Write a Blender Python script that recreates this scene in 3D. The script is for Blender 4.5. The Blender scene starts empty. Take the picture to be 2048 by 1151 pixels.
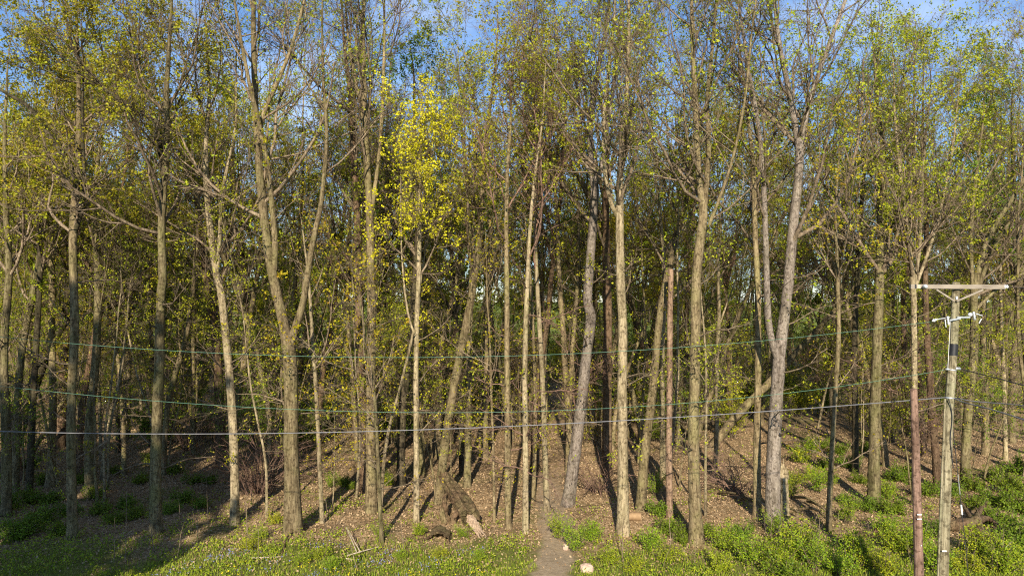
import bpy, math
import numpy as np
from mathutils import Vector

# ---------------------------------------------------------------- camera, sky, sun
SC = bpy.context.scene
COL = SC.collection
F = 1384.0                                  # focal length in pixels of the 2048 px wide photograph
CAMZ = 8.6
PITCH = math.atan(24.5 / F)
cam_d = bpy.data.cameras.new('camera')
cam = bpy.data.objects.new('camera', cam_d); COL.objects.link(cam)
cam.location = (0, 0, CAMZ)
cam.rotation_euler = (math.pi / 2 + PITCH, 0, 0)
cam_d.sensor_width = 36.0
cam_d.lens = 36.0 * F / 2048.0
cam_d.clip_end = 3000
SC.camera = cam

SUN_EL = math.radians(26)
SUN_AZ = math.radians(183)                  # compass-like, 0 = +Y: the sun stands behind the camera
w = bpy.data.worlds.new('World'); SC.world = w; w.use_nodes = True
nt = w.node_tree; nt.nodes.clear()
sky = nt.nodes.new('ShaderNodeTexSky'); sky.sky_type = 'NISHITA'; sky.sun_disc = False
sky.sun_elevation = SUN_EL; sky.sun_rotation = SUN_AZ
sky.air_density = 1.0; sky.altitude = 800; sky.dust_density = 0.0; sky.ozone_density = 5.0
tc = nt.nodes.new('ShaderNodeTexCoord')
mp = nt.nodes.new('ShaderNodeMapping'); mp.inputs['Scale'].default_value = (2.2, 2.2, 5.0)
mp.inputs['Location'].default_value = (0.35, 0.1, 0.4)
nz = nt.nodes.new('ShaderNodeTexNoise'); nz.inputs['Scale'].default_value = 1.6
nz.inputs['Detail'].default_value = 8; nz.inputs['Roughness'].default_value = 0.55
rp = nt.nodes.new('ShaderNodeValToRGB')
rp.color_ramp.elements[0].position = 0.46; rp.color_ramp.elements[0].color = (0, 0, 0, 1)
rp.color_ramp.elements[1].position = 0.72; rp.color_ramp.elements[1].color = (0.6, 0.6, 0.6, 1)
mixc = nt.nodes.new('ShaderNodeMix'); mixc.data_type = 'RGBA'
mixc.inputs[7].default_value = (5.0, 5.9, 7.6, 1)
bg = nt.nodes.new('ShaderNodeBackground'); bg.inputs['Strength'].default_value = 0.10
wo = nt.nodes.new('ShaderNodeOutputWorld')
L = nt.links.new
L(tc.outputs['Generated'], mp.inputs['Vector']); L(mp.outputs['Vector'], nz.inputs['Vector'])
L(nz.outputs['Fac'], rp.inputs['Fac']); L(rp.outputs['Color'], mixc.inputs[0])
L(sky.outputs['Color'], mixc.inputs[6]); L(mixc.outputs[2], bg.inputs['Color'])
L(bg.outputs['Background'], wo.inputs['Surface'])

sl = bpy.data.lights.new('sun', 'SUN'); sl.energy = 5.0; sl.angle = math.radians(0.53)
sl.color = (1.0, 0.89, 0.70)
sun = bpy.data.objects.new('sun', sl); COL.objects.link(sun)
sd = Vector((math.sin(SUN_AZ) * math.cos(SUN_EL), math.cos(SUN_AZ) * math.cos(SUN_EL), math.sin(SUN_EL)))
sun.rotation_euler = (-sd).to_track_quat('-Z', 'Y').to_euler()
sun.location = (0, -40, 60)

SC.view_settings.view_transform = 'Standard'
SC.view_settings.look = 'None'
SC.view_settings.gamma = 1.0
SC.view_settings.exposure = 0.9
SC.view_settings.use_curve_mapping = False
SC.render.engine = 'CYCLES'
SC.cycles.max_bounces = 6; SC.cycles.diffuse_bounces = 3; SC.cycles.transmission_bounces = 3
SC.cycles.transparent_max_bounces = 4
SC.cycles.use_denoising = False
SC.cycles.filter_width = 1.15

# ---------------------------------------------------------------- helpers
RNG = np.random.default_rng(11)

def ray(px, py):
    a, b = px - 1024.0, 575.5 - py
    c, s = math.cos(PITCH), math.sin(PITCH)
    return np.array((a, F * c - b * s, F * s + b * c))

def gz(x, y):
    x = np.asarray(x, float); y = np.asarray(y, float)
    near = np.clip((y - 10) / 15, 0, 1)
    return near * (0.10 * np.sin(x * 0.31 + y * 0.17) + 0.07 * np.sin(x * 0.83 - y * 0.52 + 1.3)
                   + 0.05 * np.sin(x * 1.7 + y * 1.1)) + 0.012 * np.clip(y - 45, 0, 60)

def at(px, py, Y):
    r = ray(px, py)
    return np.array((0, 0, CAMZ)) + r * (Y / r[1])

def on_ground(px, py):
    r = ray(px, py); z = 0.0
    for _ in range(12):
        p = np.array((0, 0, CAMZ)) + r * ((z - CAMZ) / r[2])
        z = float(gz(p[0], p[1]))
    return p

def nrm(v):
    return v / np.maximum(np.linalg.norm(v, axis=-1, keepdims=True), 1e-9)

class MB:
    """collects vertices, quads and triangles into one mesh"""
    def __init__(s): s.v = []; s.q = []; s.t = []; s.n = 0
    def add(s, v, q=None, t=None):
        v = np.asarray(v, float).reshape(-1, 3)
        if q is not None and len(q): s.q.append(np.asarray(q, np.int64).reshape(-1, 4) + s.n)
        if t is not None and len(t): s.t.append(np.asarray(t, np.int64).reshape(-1, 3) + s.n)
        s.v.append(v); s.n += len(v)
    def mesh(s, name, mat, origin=(0, 0, 0), smooth=True):
        v = np.concatenate(s.v) - np.asarray(origin)
        q = np.concatenate(s.q) if s.q else np.zeros((0, 4), np.int64)
        t = np.concatenate(s.t) if s.t else np.zeros((0, 3), np.int64)
        me = bpy.data.meshes.new(name)
        me.vertices.add(len(v)); me.vertices.foreach_set('co', v.astype(np.float32).ravel())
        nl = q.size + t.size
        me.loops.add(nl)
        me.loops.foreach_set('vertex_index', np.concatenate([q.ravel(), t.ravel()]).astype(np.int32))
        me.polygons.add(len(q) + len(t))
        ls = np.concatenate([np.arange(len(q)) * 4, q.size + np.arange(len(t)) * 3]).astype(np.int32)
        me.polygons.foreach_set('loop_start', ls)
        me.polygons.foreach_set('use_smooth', np.full(len(q) + len(t), smooth))
        me.update(calc_edges=True)
        me.materials.append(mat)
        return me
    def build(s, name, mat, parent=None, origin=(0, 0, 0), smooth=True, kind=None):
        o = bpy.data.objects.new(name, s.mesh(name, mat, origin, smooth)); COL.objects.link(o)
        if parent is not None: o.parent = parent
        if kind: o['kind'] = kind
        return o

def tag(o, label=None, cat=None, group=None, kind=None):
    if label: o['label'] = label
    if cat: o['category'] = cat
    if group: o['group'] = group
    if kind: o['kind'] = kind
    return o

def empty(name, loc, label, cat, group=None):
    o = bpy.data.objects.new(name, None); COL.objects.link(o); o.location = tuple(loc)
    o.empty_display_size = 0.3
    return tag(o, label, cat, group)

def copy_tree(o, parent=None):
    c = o.copy(); COL.objects.link(c)
    if parent is not None: c.parent = parent
    for ch in list(o.children): copy_tree(ch, c)
    return c

def tube(mb, paths, radii, S=8, cap=False, rough=0.0):
    """paths (N,K,3), radii (N,K): N tubes of S sides"""
    P = np.asarray(paths, float); R = np.asarray(radii, float)
    if P.ndim == 2: P = P[None]; R = R[None]
    N, K, _ = P.shape
    T = np.empty_like(P)
    T[:, 1:-1] = P[:, 2:] - P[:, :-2]; T[:, 0] = P[:, 1] - P[:, 0]; T[:, -1] = P[:, -1] - P[:, -2]
    T = nrm(T)
    mt = nrm(P[:, -1] - P[:, 0])
    ref = np.where(np.abs(mt[:, 2:3]) > 0.8, np.array([[0.0, 1, 0]]), np.array([[0.0, 0, 1]]))
    A = nrm(np.cross(T, ref[:, None, :])); B = np.cross(T, A)
    ang = np.arange(S) * 2 * np.pi / S
    rr = R[:, :, None, None] * np.ones((1, 1, S, 1))
    if rough: rr = rr * (1 + rough * RNG.standard_normal((N, K, S, 1)))
    V = P[:, :, None, :] + rr * (np.cos(ang)[None, None, :, None] * A[:, :, None, :] + np.sin(ang)[None, None, :, None] * B[:, :, None, :])
    i = np.arange(N)[:, None, None] * K * S; k = np.arange(K - 1)[None, :, None] * S; s = np.arange(S)[None, None, :]
    s2 = (s + 1) % S
    q = np.stack([i + k + s, i + k + s2, i + k + S + s2, i + k + S + s], -1)
    mb.add(V, q.reshape(-1, 4))
    if cap:
        for n in range(N):
            for kk in (0, K - 1):
                ring = V[n, kk]; c = ring.mean(0)
                tri = [(S, j, (j + 1) % S) for j in range(S)]
                mb.add(np.vstack([ring, c]), None, tri)

def cones(mb, p0, p1, r):
    N = len(p0)
    if N == 0: return
    d = nrm(p1 - p0); ref = np.where(np.abs(d[:, 2:3]) > 0.8, np.array([[0.0, 1, 0]]), np.array([[0.0, 0, 1]]))
    A = nrm(np.cross(d, ref)); B = np.cross(d, A)
    r = np.broadcast_to(np.asarray(r), (N,))[:, None]
    V = np.stack([p0 + A * r, p0 + r * (-0.5 * A + 0.866 * B), p0 + r * (-0.5 * A - 0.866 * B), p1], 1)
    b = np.arange(N)[:, None] * 4
    t = np.concatenate([b + [0, 1, 3], b + [1, 2, 3], b + [2, 0, 3]])
    mb.add(V, None, t)

def leaves(mb, c, size, up=0.5, droop=0.0):
    """rhombic leaf blades centred on c"""
    N = len(c)
    if N == 0: return
    n = nrm(RNG.standard_normal((N, 3)) + np.array([0, -0.15, up]))
    d = nrm(np.cross(n, RNG.standard_normal((N, 3))) + np.array([0, 0, -droop])); s = nrm(np.cross(n, d))
    l = size * RNG.uniform(0.6, 1.25, (N, 1)); wd = l * RNG.uniform(0.5, 0.75, (N, 1)) * 0.5
    V = np.stack([c - d * l * .5, c + s * wd + n * l * .08, c + d * l * .5, c - s * wd + n * l * .08], 1)
    mb.add(V, np.arange(N * 4).reshape(N, 4))

def sprout(P, R, n, t0, t1, Lfun, ang, angsd, K, up, wob, r_ratio, rmin, tip=0.35, tpow=1.0):
    """children on parents P (N,K,3), R (N,K): n per parent; returns paths, radii, parent index"""
    N, Kp, _ = P.shape
    idx = np.repeat(np.arange(N), n); M = len(idx)
    t = t0 + (t1 - t0) * RNG.random(M) ** tpow
    x = t * (Kp - 1); k = np.minimum(x.astype(int), Kp - 2); fr = (x - k)[:, None]
    a, b = P[idx, k], P[idx, k + 1]
    p = a + (b - a) * fr; tg = nrm(b - a)
    r = R[idx, k] * (1 - fr[:, 0]) + R[idx, k + 1] * fr[:, 0]
    pl = np.linalg.norm(P[:, -1] - P[:, 0], axis=1)[idx]
    Ln = Lfun(pl, t, M)
    pr = nrm(np.cross(tg, RNG.standard_normal((M, 3))))
    an = RNG.normal(ang, angsd, M)[:, None]
    d = nrm(tg * np.cos(an) + pr * np.sin(an))
    out = np.empty((M, K, 3)); out[:, 0] = p
    for j in range(1, K):
        out[:, j] = out[:, j - 1] + d * (Ln / (K - 1))[:, None]
        d = nrm(d + wob * RNG.standard_normal((M, 3)) + np.array([0, 0, up]))
    r0 = np.maximum(np.minimum(r * r_ratio, Ln * 0.016), rmin)
    tt = np.linspace(0, 1, K)[None]
    rad = r0[:, None] * (1 - (1 - tip) * tt)
    return out, np.maximum(rad, rmin * 0.6), idx

def resample(P, R, step):
    P = np.asarray(P, float); R = np.asarray(R, float)
    for _ in range(2):                        # Chaikin keeps the bends soft
        A = P[:-1] * .75 + P[1:] * .25; B = P[:-1] * .25 + P[1:] * .75
        P2 = np.empty((2 * len(A) + 2, 3)); P2[0] = P[0]; P2[-1] = P[-1]; P2[1:-1:2] = A; P2[2:-1:2] = B
        Ra = R[:-1] * .75 + R[1:] * .25; Rb = R[:-1] * .25 + R[1:] * .75
        R2 = np.empty(len(P2)); R2[0] = R[0]; R2[-1] = R[-1]; R2[1:-1:2] = Ra; R2[2:-1:2] = Rb
        P, R = P2, R2
    s = np.concatenate([[0], np.cumsum(np.linalg.norm(np.diff(P, axis=0), axis=1))])
    n = max(4, int(s[-1] / step) + 1); u = np.linspace(0, s[-1], n)
    return np.stack([np.interp(u, s, P[:, i]) for i in range(3)], 1), np.interp(u, s, R)

# ---------------------------------------------------------------- materials
def ramp_node(nt, cols):
    r = nt.nodes.new('ShaderNodeValToRGB'); e = r.color_ramp.elements
    while len(e) < len(cols): e.new(0.5)
    for i, (p, c) in enumerate(cols):
        e[i].position = p; e[i].color = (*c, 1)
    return r

def new_mat(name):
    m = bpy.data.materials.new(name); m.use_nodes = True
    return m, m.node_tree, m.node_tree.nodes['Principled BSDF']

def bark_mat(name, dark, mid, light, lichen, lich=0.55, stretch=1.3):
    m, nt, b = new_mat(name); N = nt.nodes.new; L = nt.links.new
    tc = N('ShaderNodeTexCoord'); oi = N('ShaderNodeObjectInfo')
    ad = N('ShaderNodeVectorMath'); ad.operation = 'ADD'; L(tc.outputs['Object'], ad.inputs[0])
    ml = N('ShaderNodeMath'); ml.operation = 'MULTIPLY'; ml.inputs[1].default_value = 37.0
    L(oi.outputs['Random'], ml.inputs[0]); L(ml.outputs[0], ad.inputs[1])
    def noise(scale, det, ro, vec):
        n = N('ShaderNodeTexNoise'); n.inputs['Scale'].default_value = scale; n.inputs['Detail'].default_value = det; n.inputs['Roughness'].default_value = ro
        L(vec, n.inputs['Vector']); return n.outputs['Fac']
    mp = N('ShaderNodeMapping'); mp.inputs['Scale'].default_value = (9, 9, stretch); L(ad.outputs[0], mp.inputs['Vector'])
    n1 = noise(2.2, 7, 0.72, mp.outputs[0])
    r = ramp_node(nt, [(0.34, dark), (0.5, mid), (0.66, light)]); L(n1, r.inputs['Fac'])
    n2 = noise(1.1, 6, 0.65, ad.outputs[0])
    r2 = ramp_node(nt, [(0.46, (0, 0, 0)), (0.62, (lich,) * 3)]); L(n2, r2.inputs['Fac'])
    mx = N('ShaderNodeMix'); mx.data_type = 'RGBA'; L(r2.outputs[0], mx.inputs[0]); L(r.outputs[0], mx.inputs[6]); mx.inputs[7].default_value = (*lichen, 1)
    # dark mottling: long upright streaks and small spots multiplied over the bark colour
    mp3 = N('ShaderNodeMapping'); mp3.inputs['Scale'].default_value = (5, 5, 1.0); mp3.inputs['Location'].default_value = (7, 3, 1); L(ad.outputs[0], mp3.inputs['Vector'])
    n3 = noise(1.0, 7, 0.7, mp3.outputs[0]); r3 = ramp_node(nt, [(0.36, (0.42, 0.40, 0.37)), (0.56, (1, 1, 1))]); L(n3, r3.inputs['Fac'])
    mu = N('ShaderNodeMix'); mu.data_type = 'RGBA'; mu.blend_type = 'MULTIPLY'; mu.inputs[0].default_value = 0.9
    L(mx.outputs[2], mu.inputs[6]); L(r3.outputs[0], mu.inputs[7])
    n4 = noise(9.0, 4, 0.6, ad.outputs[0]); r4 = ramp_node(nt, [(0.38, (0.36, 0.34, 0.31)), (0.48, (1, 1, 1))]); L(n4, r4.inputs['Fac'])
    m4 = N('ShaderNodeMix'); m4.data_type = 'RGBA'; m4.blend_type = 'MULTIPLY'; m4.inputs[0].default_value = 0.8
    L(mu.outputs[2], m4.inputs[6]); L(r4.outputs[0], m4.inputs[7])
    hs = N('ShaderNodeHueSaturation'); mr = N('ShaderNodeMapRange'); mr.inputs[3].default_value = 0.8; mr.inputs[4].default_value = 1.2
    L(oi.outputs['Random'], mr.inputs[0]); L(mr.outputs[0], hs.inputs['Value']); L(m4.outputs[2], hs.inputs['Color'])
    L(hs.outputs[0], b.inputs['Base Color']); b.inputs['Roughness'].default_value = 0.92
    b.inputs['Specular IOR Level'].default_value = 0.15
    bp = N('ShaderNodeBump'); bp.inputs['Strength'].default_value = 1.0; bp.inputs['Distance'].default_value = 0.06
    L(n1, bp.inputs['Height']); L(bp.outputs[0], b.inputs['Normal'])
    return m

def leaf_mat(name, cols, trans=0.35, rough=0.55):
    m, nt, b = new_mat(name); N = nt.nodes.new; L = nt.links.new
    g = N('ShaderNodeNewGeometry'); n = len(cols)
    r = ramp_node(nt, [(i / (n - 1), c) for i, c in enumerate(cols)]); L(g.outputs['Random Per Island'], r.inputs['Fac'])
    oi = N('ShaderNodeObjectInfo'); hs = N('ShaderNodeHueSaturation'); mr = N('ShaderNodeMapRange')
    mr.inputs[3].default_value = 0.485; mr.inputs[4].default_value = 0.515
    L(oi.outputs['Random'], mr.inputs[0]); L(mr.outputs[0], hs.inputs['Hue']); L(r.outputs[0], hs.inputs['Color'])
    L(hs.outputs[0], b.inputs['Base Color']); b.inputs['Roughness'].default_value = rough
    b.inputs['Specular IOR Level'].default_value = 0.25
    t = N('ShaderNodeBsdfTranslucent'); L(hs.outputs[0], t.inputs['Color'])
    mx = N('ShaderNodeMixShader'); mx.inputs[0].default_value = trans
    L(b.outputs[0], mx.inputs[1]); L(t.outputs[0], mx.inputs[2]); L(mx.outputs[0], nt.nodes['Material Output'].inputs['Surface'])
    return m

def plain_mat(name, c1, c2, scale=8.0, rough=0.7, metal=0.0, stretch=(1, 1, 1), bump=0.2):
    m, nt, b = new_mat(name); N = nt.nodes.new; L = nt.links.new
    tc = N('ShaderNodeTexCoord'); mp = N('ShaderNodeMapping'); mp.inputs['Scale'].default_value = stretch
    L(tc.outputs['Object'], mp.inputs['Vector'])
    n1 = N('ShaderNodeTexNoise'); n1.inputs['Scale'].default_value = scale; n1.inputs['Detail'].default_value = 6
    L(mp.outputs[0], n1.inputs['Vector'])
    r = ramp_node(nt, [(0.32, c1), (0.68, c2)]); L(n1.outputs['Fac'], r.inputs['Fac'])
    L(r.outputs[0], b.inputs['Base Color']); b.inputs['Roughness'].default_value = rough; b.inputs['Metallic'].default_value = metal
    if bump:
        bp = N('ShaderNodeBump'); bp.inputs['Strength'].default_value = bump; bp.inputs['Distance'].default_value = 0.02
        L(n1.outputs['Fac'], bp.inputs['Height']); L(bp.outputs[0], b.inputs['Normal'])
    return m

M = {}
M['tan'] = bark_mat('bark_tan', (0.11, 0.080, 0.045), (0.24, 0.185, 0.105), (0.36, 0.29, 0.17), (0.23, 0.21, 0.085))
M['pale'] = bark_mat('bark_pale', (0.15, 0.115, 0.07), (0.33, 0.265, 0.165), (0.45, 0.37, 0.245), (0.28, 0.25, 0.12), 0.4)
M['green'] = bark_mat('bark_greenish', (0.085, 0.066, 0.036), (0.195, 0.158, 0.085), (0.30, 0.25, 0.145), (0.17, 0.165, 0.06), 0.55)
M['grey'] = bark_mat('bark_grey', (0.13, 0.105, 0.088), (0.27, 0.222, 0.185), (0.37, 0.315, 0.265), (0.27, 0.24, 0.17), 0.35, 3.0)
M['brown'] = bark_mat('bark_brown', (0.075, 0.045, 0.027), (0.155, 0.10, 0.062), (0.24, 0.165, 0.105), (0.17, 0.13, 0.075), 0.4)
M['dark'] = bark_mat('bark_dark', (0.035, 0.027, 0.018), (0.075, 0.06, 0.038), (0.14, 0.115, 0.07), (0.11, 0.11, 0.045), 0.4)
M['snag'] = bark_mat('bark_snag', (0.14, 0.085, 0.055), (0.28, 0.185, 0.125), (0.38, 0.27, 0.19), (0.3, 0.22, 0.15), 0.3)
M['twig'] = bark_mat('twig', (0.13, 0.095, 0.062), (0.23, 0.175, 0.12), (0.36, 0.28, 0.20), (0.24, 0.20, 0.12), 0.3)
M['twig_red'] = bark_mat('twig_red', (0.14, 0.08, 0.06), (0.25, 0.155, 0.115), (0.34, 0.23, 0.17), (0.25, 0.17, 0.12), 0.3)
M['lf_yg'] = leaf_mat('leaf_yellow_green', [(0.17, 0.21, 0.012), (0.30, 0.34, 0.016), (0.45, 0.45, 0.02), (0.24, 0.33, 0.02)])
M['lf_ol'] = leaf_mat('leaf_olive', [(0.22, 0.18, 0.012), (0.33, 0.29, 0.014), (0.26, 0.30, 0.014), (0.42, 0.40, 0.018)])
M['lf_gd'] = leaf_mat('leaf_golden', [(0.28, 0.18, 0.010), (0.40, 0.32, 0.012), (0.33, 0.33, 0.014), (0.50, 0.46, 0.016)])
M['lf_br'] = leaf_mat('leaf_bright_yellow', [(0.45, 0.46, 0.012), (0.68, 0.66, 0.018), (0.54, 0.57, 0.020)])
M['lf_gr'] = leaf_mat('leaf_green', [(0.07, 0.13, 0.012), (0.14, 0.21, 0.014), (0.20, 0.27, 0.018), (0.12, 0.20, 0.012)])
M['lf_bush'] = leaf_mat('leaf_bush', [(0.12, 0.20, 0.012), (0.21, 0.31, 0.016), (0.28, 0.36, 0.018), (0.36, 0.40, 0.02)])
M['lf_dk'] = leaf_mat('leaf_dark', [(0.018, 0.040, 0.008), (0.04, 0.075, 0.012), (0.06, 0.095, 0.014)])
M['grass'] = leaf_mat('grass_blade', [(0.11, 0.17, 0.016), (0.20, 0.28, 0.018), (0.28, 0.33, 0.02), (0.34, 0.30, 0.08)], 0.25)
M['litter'] = leaf_mat('dead_leaf', [(0.16, 0.105, 0.055), (0.26, 0.175, 0.095), (0.35, 0.25, 0.14), (0.43, 0.32, 0.195), (0.22, 0.145, 0.08)], 0.1, 0.8)
M['dandelion'] = leaf_mat('dandelion', [(0.7, 0.55, 0.02), (0.8, 0.65, 0.03)], 0.2)
M['bluebell'] = leaf_mat('blue_flower', [(0.16, 0.17, 0.36), (0.24, 0.24, 0.46)], 0.2)

# ---------------------------------------------------------------- ground
def path_x(y):                               # centre line of the trodden path
    return 0.95 + 0.10 * (y - 21.5) + 0.35 * np.sin((y - 20) * 0.35)

def ground_mat():
    m, nt, b = new_mat('ground'); N = nt.nodes.new; L = nt.links.new
    tc = N('ShaderNodeTexCoord'); P = tc.outputs['Object']
    sx = N('ShaderNodeSeparateXYZ'); L(P, sx.inputs[0])
    def math_(op, a, bb=None, clamp=False):
        n = N('ShaderNodeMath'); n.operation = op; n.use_clamp = clamp
        for i, v in enumerate((a, bb)):
            if v is None: continue
            if isinstance(v, (int, float)): n.inputs[i].default_value = v
            else: L(v, n.inputs[i])
        return n.outputs[0]
    def noise(s, det=5, ro=0.6):
        n = N('ShaderNodeTexNoise'); n.inputs['Scale'].default_value = s; n.inputs['Detail'].default_value = det; n.inputs['Roughness'].default_value = ro
        L(P, n.inputs['Vector']); return n.outputs['Fac']
    def mix(f, a, c):
        n = N('ShaderNodeMix'); n.data_type = 'RGBA'
        L(f, n.inputs[0])
        for i, v in ((6, a), (7, c)):
            if isinstance(v, tuple): n.inputs[i].default_value = (*v, 1)
            else: L(v, n.inputs[i])
        return n.outputs[2]
    vo = N('ShaderNodeTexVoronoi'); vo.inputs['Scale'].default_value = 11.0; L(P, vo.inputs['Vector'])
    sv = N('ShaderNodeSeparateColor'); L(vo.outputs['Color'], sv.inputs[0])
    lit = ramp_node(nt, [(0.0, (0.14, 0.09, 0.048)), (0.35, (0.25, 0.17, 0.092)), (0.7, (0.34, 0.24, 0.135)), (1.0, (0.44, 0.325, 0.20))])
    L(sv.outputs[0], lit.inputs['Fac'])
    soil = ramp_node(nt, [(0.3, (0.08, 0.055, 0.032)), (0.7, (0.20, 0.14, 0.08))]); L(noise(3.2, 8), soil.inputs['Fac'])
    f1 = ramp_node(nt, [(0.36, (0.3,) * 3), (0.54, (0.95,) * 3)]); L(noise(0.55), f1.inputs['Fac'])
    base = mix(f1.outputs[0], soil.outputs[0], lit.outputs[0])
    # mossy / grassy soil near the field edge and on the far meadow
    gr = ramp_node(nt, [(0.3, (0.055, 0.065, 0.014)), (0.55, (0.10, 0.125, 0.02)), (0.75, (0.16, 0.13, 0.055))]); L(noise(2.4, 8), gr.inputs['Fac'])
    e = math_('ADD', sx.outputs['Y'], math_('MULTIPLY', math_('SUBTRACT', noise(0.35), 0.5), 9.0))
    edge = math_('SUBTRACT', 1.0, math_('MULTIPLY', math_('SUBTRACT', e, 23.2), 0.45, True), True)
    far = math_('MULTIPLY', math_('SUBTRACT', e, 88.0), 0.12, True)
    patch = ramp_node(nt, [(0.54, (0, 0, 0)), (0.66, (0.55,) * 3)]); L(noise(0.28), patch.inputs['Fac'])
    g = math_('MAXIMUM', math_('MAXIMUM', math_('MULTIPLY', edge, 0.9), far), patch.outputs[0])
    c = mix(g, base, gr.outputs[0])
    md = ramp_node(nt, [(0.3, (0.13, 0.17, 0.025)), (0.7, (0.20, 0.24, 0.035))]); L(noise(0.4), md.inputs['Fac'])
    c = mix(far, c, md.outputs[0])
    # path
    y = sx.outputs['Y']
    pc = math_('ADD', math_('ADD', 0.95, math_('MULTIPLY', math_('SUBTRACT', y, 21.5), 0.10)),
               math_('MULTIPLY', math_('SINE', math_('MULTIPLY', math_('SUBTRACT', y, 20.0), 0.35)), 0.35))
    dx = math_('ABSOLUTE', math_('SUBTRACT', sx.outputs['X'], pc))
    dn = math_('ADD', dx, math_('MULTIPLY', math_('SUBTRACT', noise(1.6), 0.5), 1.1))
    pm = math_('SUBTRACT', 1.0, math_('MULTIPLY', math_('SUBTRACT', dn, 0.42), 3.0, True), True)
    fade = math_('SUBTRACT', 1.0, math_('MULTIPLY', math_('SUBTRACT', y, 30.0), 0.15, True), True)
    pcol = ramp_node(nt, [(0.3, (0.22, 0.165, 0.11)), (0.7, (0.36, 0.28, 0.195))]); L(noise(5.0, 8, 0.7), pcol.inputs['Fac'])
    c = mix(math_('MULTIPLY', pm, math_('MULTIPLY', fade, 0.92)), c, pcol.outputs[0])
    L(c, b.inputs['Base Color']); b.inputs['Roughness'].default_value = 0.95; b.inputs['Specular IOR Level'].default_value = 0.1
    bp = N('ShaderNodeBump'); bp.inputs['Strength'].default_value = 0.8; bp.inputs['Distance'].default_value = 0.05
    h = math_('ADD', math_('MULTIPLY', sv.outputs[1], 0.5), noise(6.0, 8, 0.7)); L(h, bp.inputs['Height']); L(bp.outputs[0], b.inputs['Normal'])
    return m

def axis(lo, hi, step, far_lo, far_hi):
    a = list(np.arange(lo, hi + 1e-6, step)); s = step; x = hi
    while x < far_hi: s *= 1.35; x += s; a.append(x)
    s = step; x = lo
    while x > far_lo: s *= 1.35; x -= s; a.insert(0, x)
    return np.array(a)

gx, gy = axis(-30, 30, 0.4, -1500, 1500), axis(16, 60, 0.4, -300, 2200)
X, Y = np.meshgrid(gx, gy); Z = gz(X, Y)
fine = (np.abs(X) < 30) & (Y > 16) & (Y < 60)
Z = Z + fine * RNG.normal(0, 0.018, Z.shape)
mb = MB(); ny, nx = X.shape
ii = np.arange(ny - 1)[:, None] * nx + np.arange(nx - 1)[None]
mb.add(np.stack([X, Y, Z], -1), np.stack([ii, ii + 1, ii + nx + 1, ii + nx], -1).reshape(-1, 4))
tag(mb.build('ground', ground_mat()), kind='structure')

def scatter(n, x0, x1, y0, y1, keep=None):
    x = RNG.uniform(x0, x1, n); y = RNG.uniform(y0, y1, n)
    ok = np.abs(x) < y * 0.85 + 3.5
    if keep is not None: ok &= keep(x, y)
    x, y = x[ok], y[ok]
    return np.stack([x, y, gz(x, y)], 1)

def clump(x, y, f=0.6, ph=0.0):
    return 0.5 + 0.25 * np.sin(f * x + ph) * np.cos(f * 1.3 * y + ph) + 0.25 * np.sin(f * 2.3 * x - f * 1.9 * y + 2 * ph)

# fallen leaves on the forest floor
p = scatter(150000, -32, 32, 20.5, 46, lambda x, y: (RNG.random(len(x)) < np.clip((y - 20.5) / 5, 0.05, 1)) &
            ((np.abs(x - path_x(y)) > 0.6) | (RNG.random(len(x)) < 0.25)))
p[:, 2] += RNG.uniform(0.01, 0.05, len(p)); mb = MB(); leaves(mb, p, 0.088, up=1.1)
tag(mb.build('leaf_litter', M['litter'], smooth=False), 'brown dead leaves covering the forest floor', 'dead leaves', kind='stuff')

# grass blades along the field edge
def grass(n, keep, h, x0=-23, x1=23, y0=17, y1=29):
    p = scatter(n, x0, x1, y0, y1, keep); N = len(p); mb = MB()
    a = RNG.uniform(0, 2 * np.pi, N); s = np.stack([np.cos(a), np.sin(a), 0 * a], 1) * RNG.uniform(.006, .014, (N, 1))
    hh = h * RNG.uniform(.5, 1.4, (N, 1)); ln = RNG.normal(0, .35, (N, 3)) * [1, 1, 0] * hh
    tip = p + ln + hh * [0, 0, 1]; mid = p + ln * .35 + hh * [0, 0, .6]
    mb.add(np.stack([p - s - [0, 0, .02], p + s - [0, 0, .02], mid + s * .7, mid - s * .7, tip], 1),
           np.arange(N)[:, None] * 5 + [0, 1, 2, 3], np.arange(N)[:, None] * 5 + [3, 2, 4])
    return mb
def grass_keep(x, y):
    lim = np.clip(1.15 - (y - 21) / 4.2, 0, 1) * (0.05 + 1.1 * clump(x, y, 0.9, 1.0))
    off = np.abs(x - path_x(y)) > 0.75 + 0.25 * np.sin(y * 3)
    return (RNG.random(len(x)) < lim) & off
tag(grass(180000, grass_keep, 0.12).build('grass', M['grass'], smooth=False), 'short green grass along the edge of the wood', 'grass', kind='stuff')

# low leafy herbs between the trunks
def herb_keep(x, y):
    d = np.clip(1.25 - (y - 20) / 9.5, 0.05, 1) * np.clip(clump(x, y, 0.8, 0.4) * 1.7 - 0.35, 0, 1)
    d = d * np.where(x > 3, 1.3, 1.0) * np.where((x < -6) & (y > 23), 3.0, 1)
    return (RNG.random(len(x)) < d) & (np.abs(x - path_x(y)) > 0.8)
c = scatter(17000, -30, 30, 19, 44, herb_keep); k = 9
c = np.repeat(c, k, 0); c[:, :2] += RNG.normal(0, .10, (len(c), 2)); c[:, 2] += RNG.uniform(.03, .24, len(c))
mb = MB(); leaves(mb, c, 0.075, up=1.2)
tag(mb.build('ground_herbs', M['lf_bush'], smooth=False), 'low green herbs carpeting the ground between the trunks', 'ground cover', kind='stuff')

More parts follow.
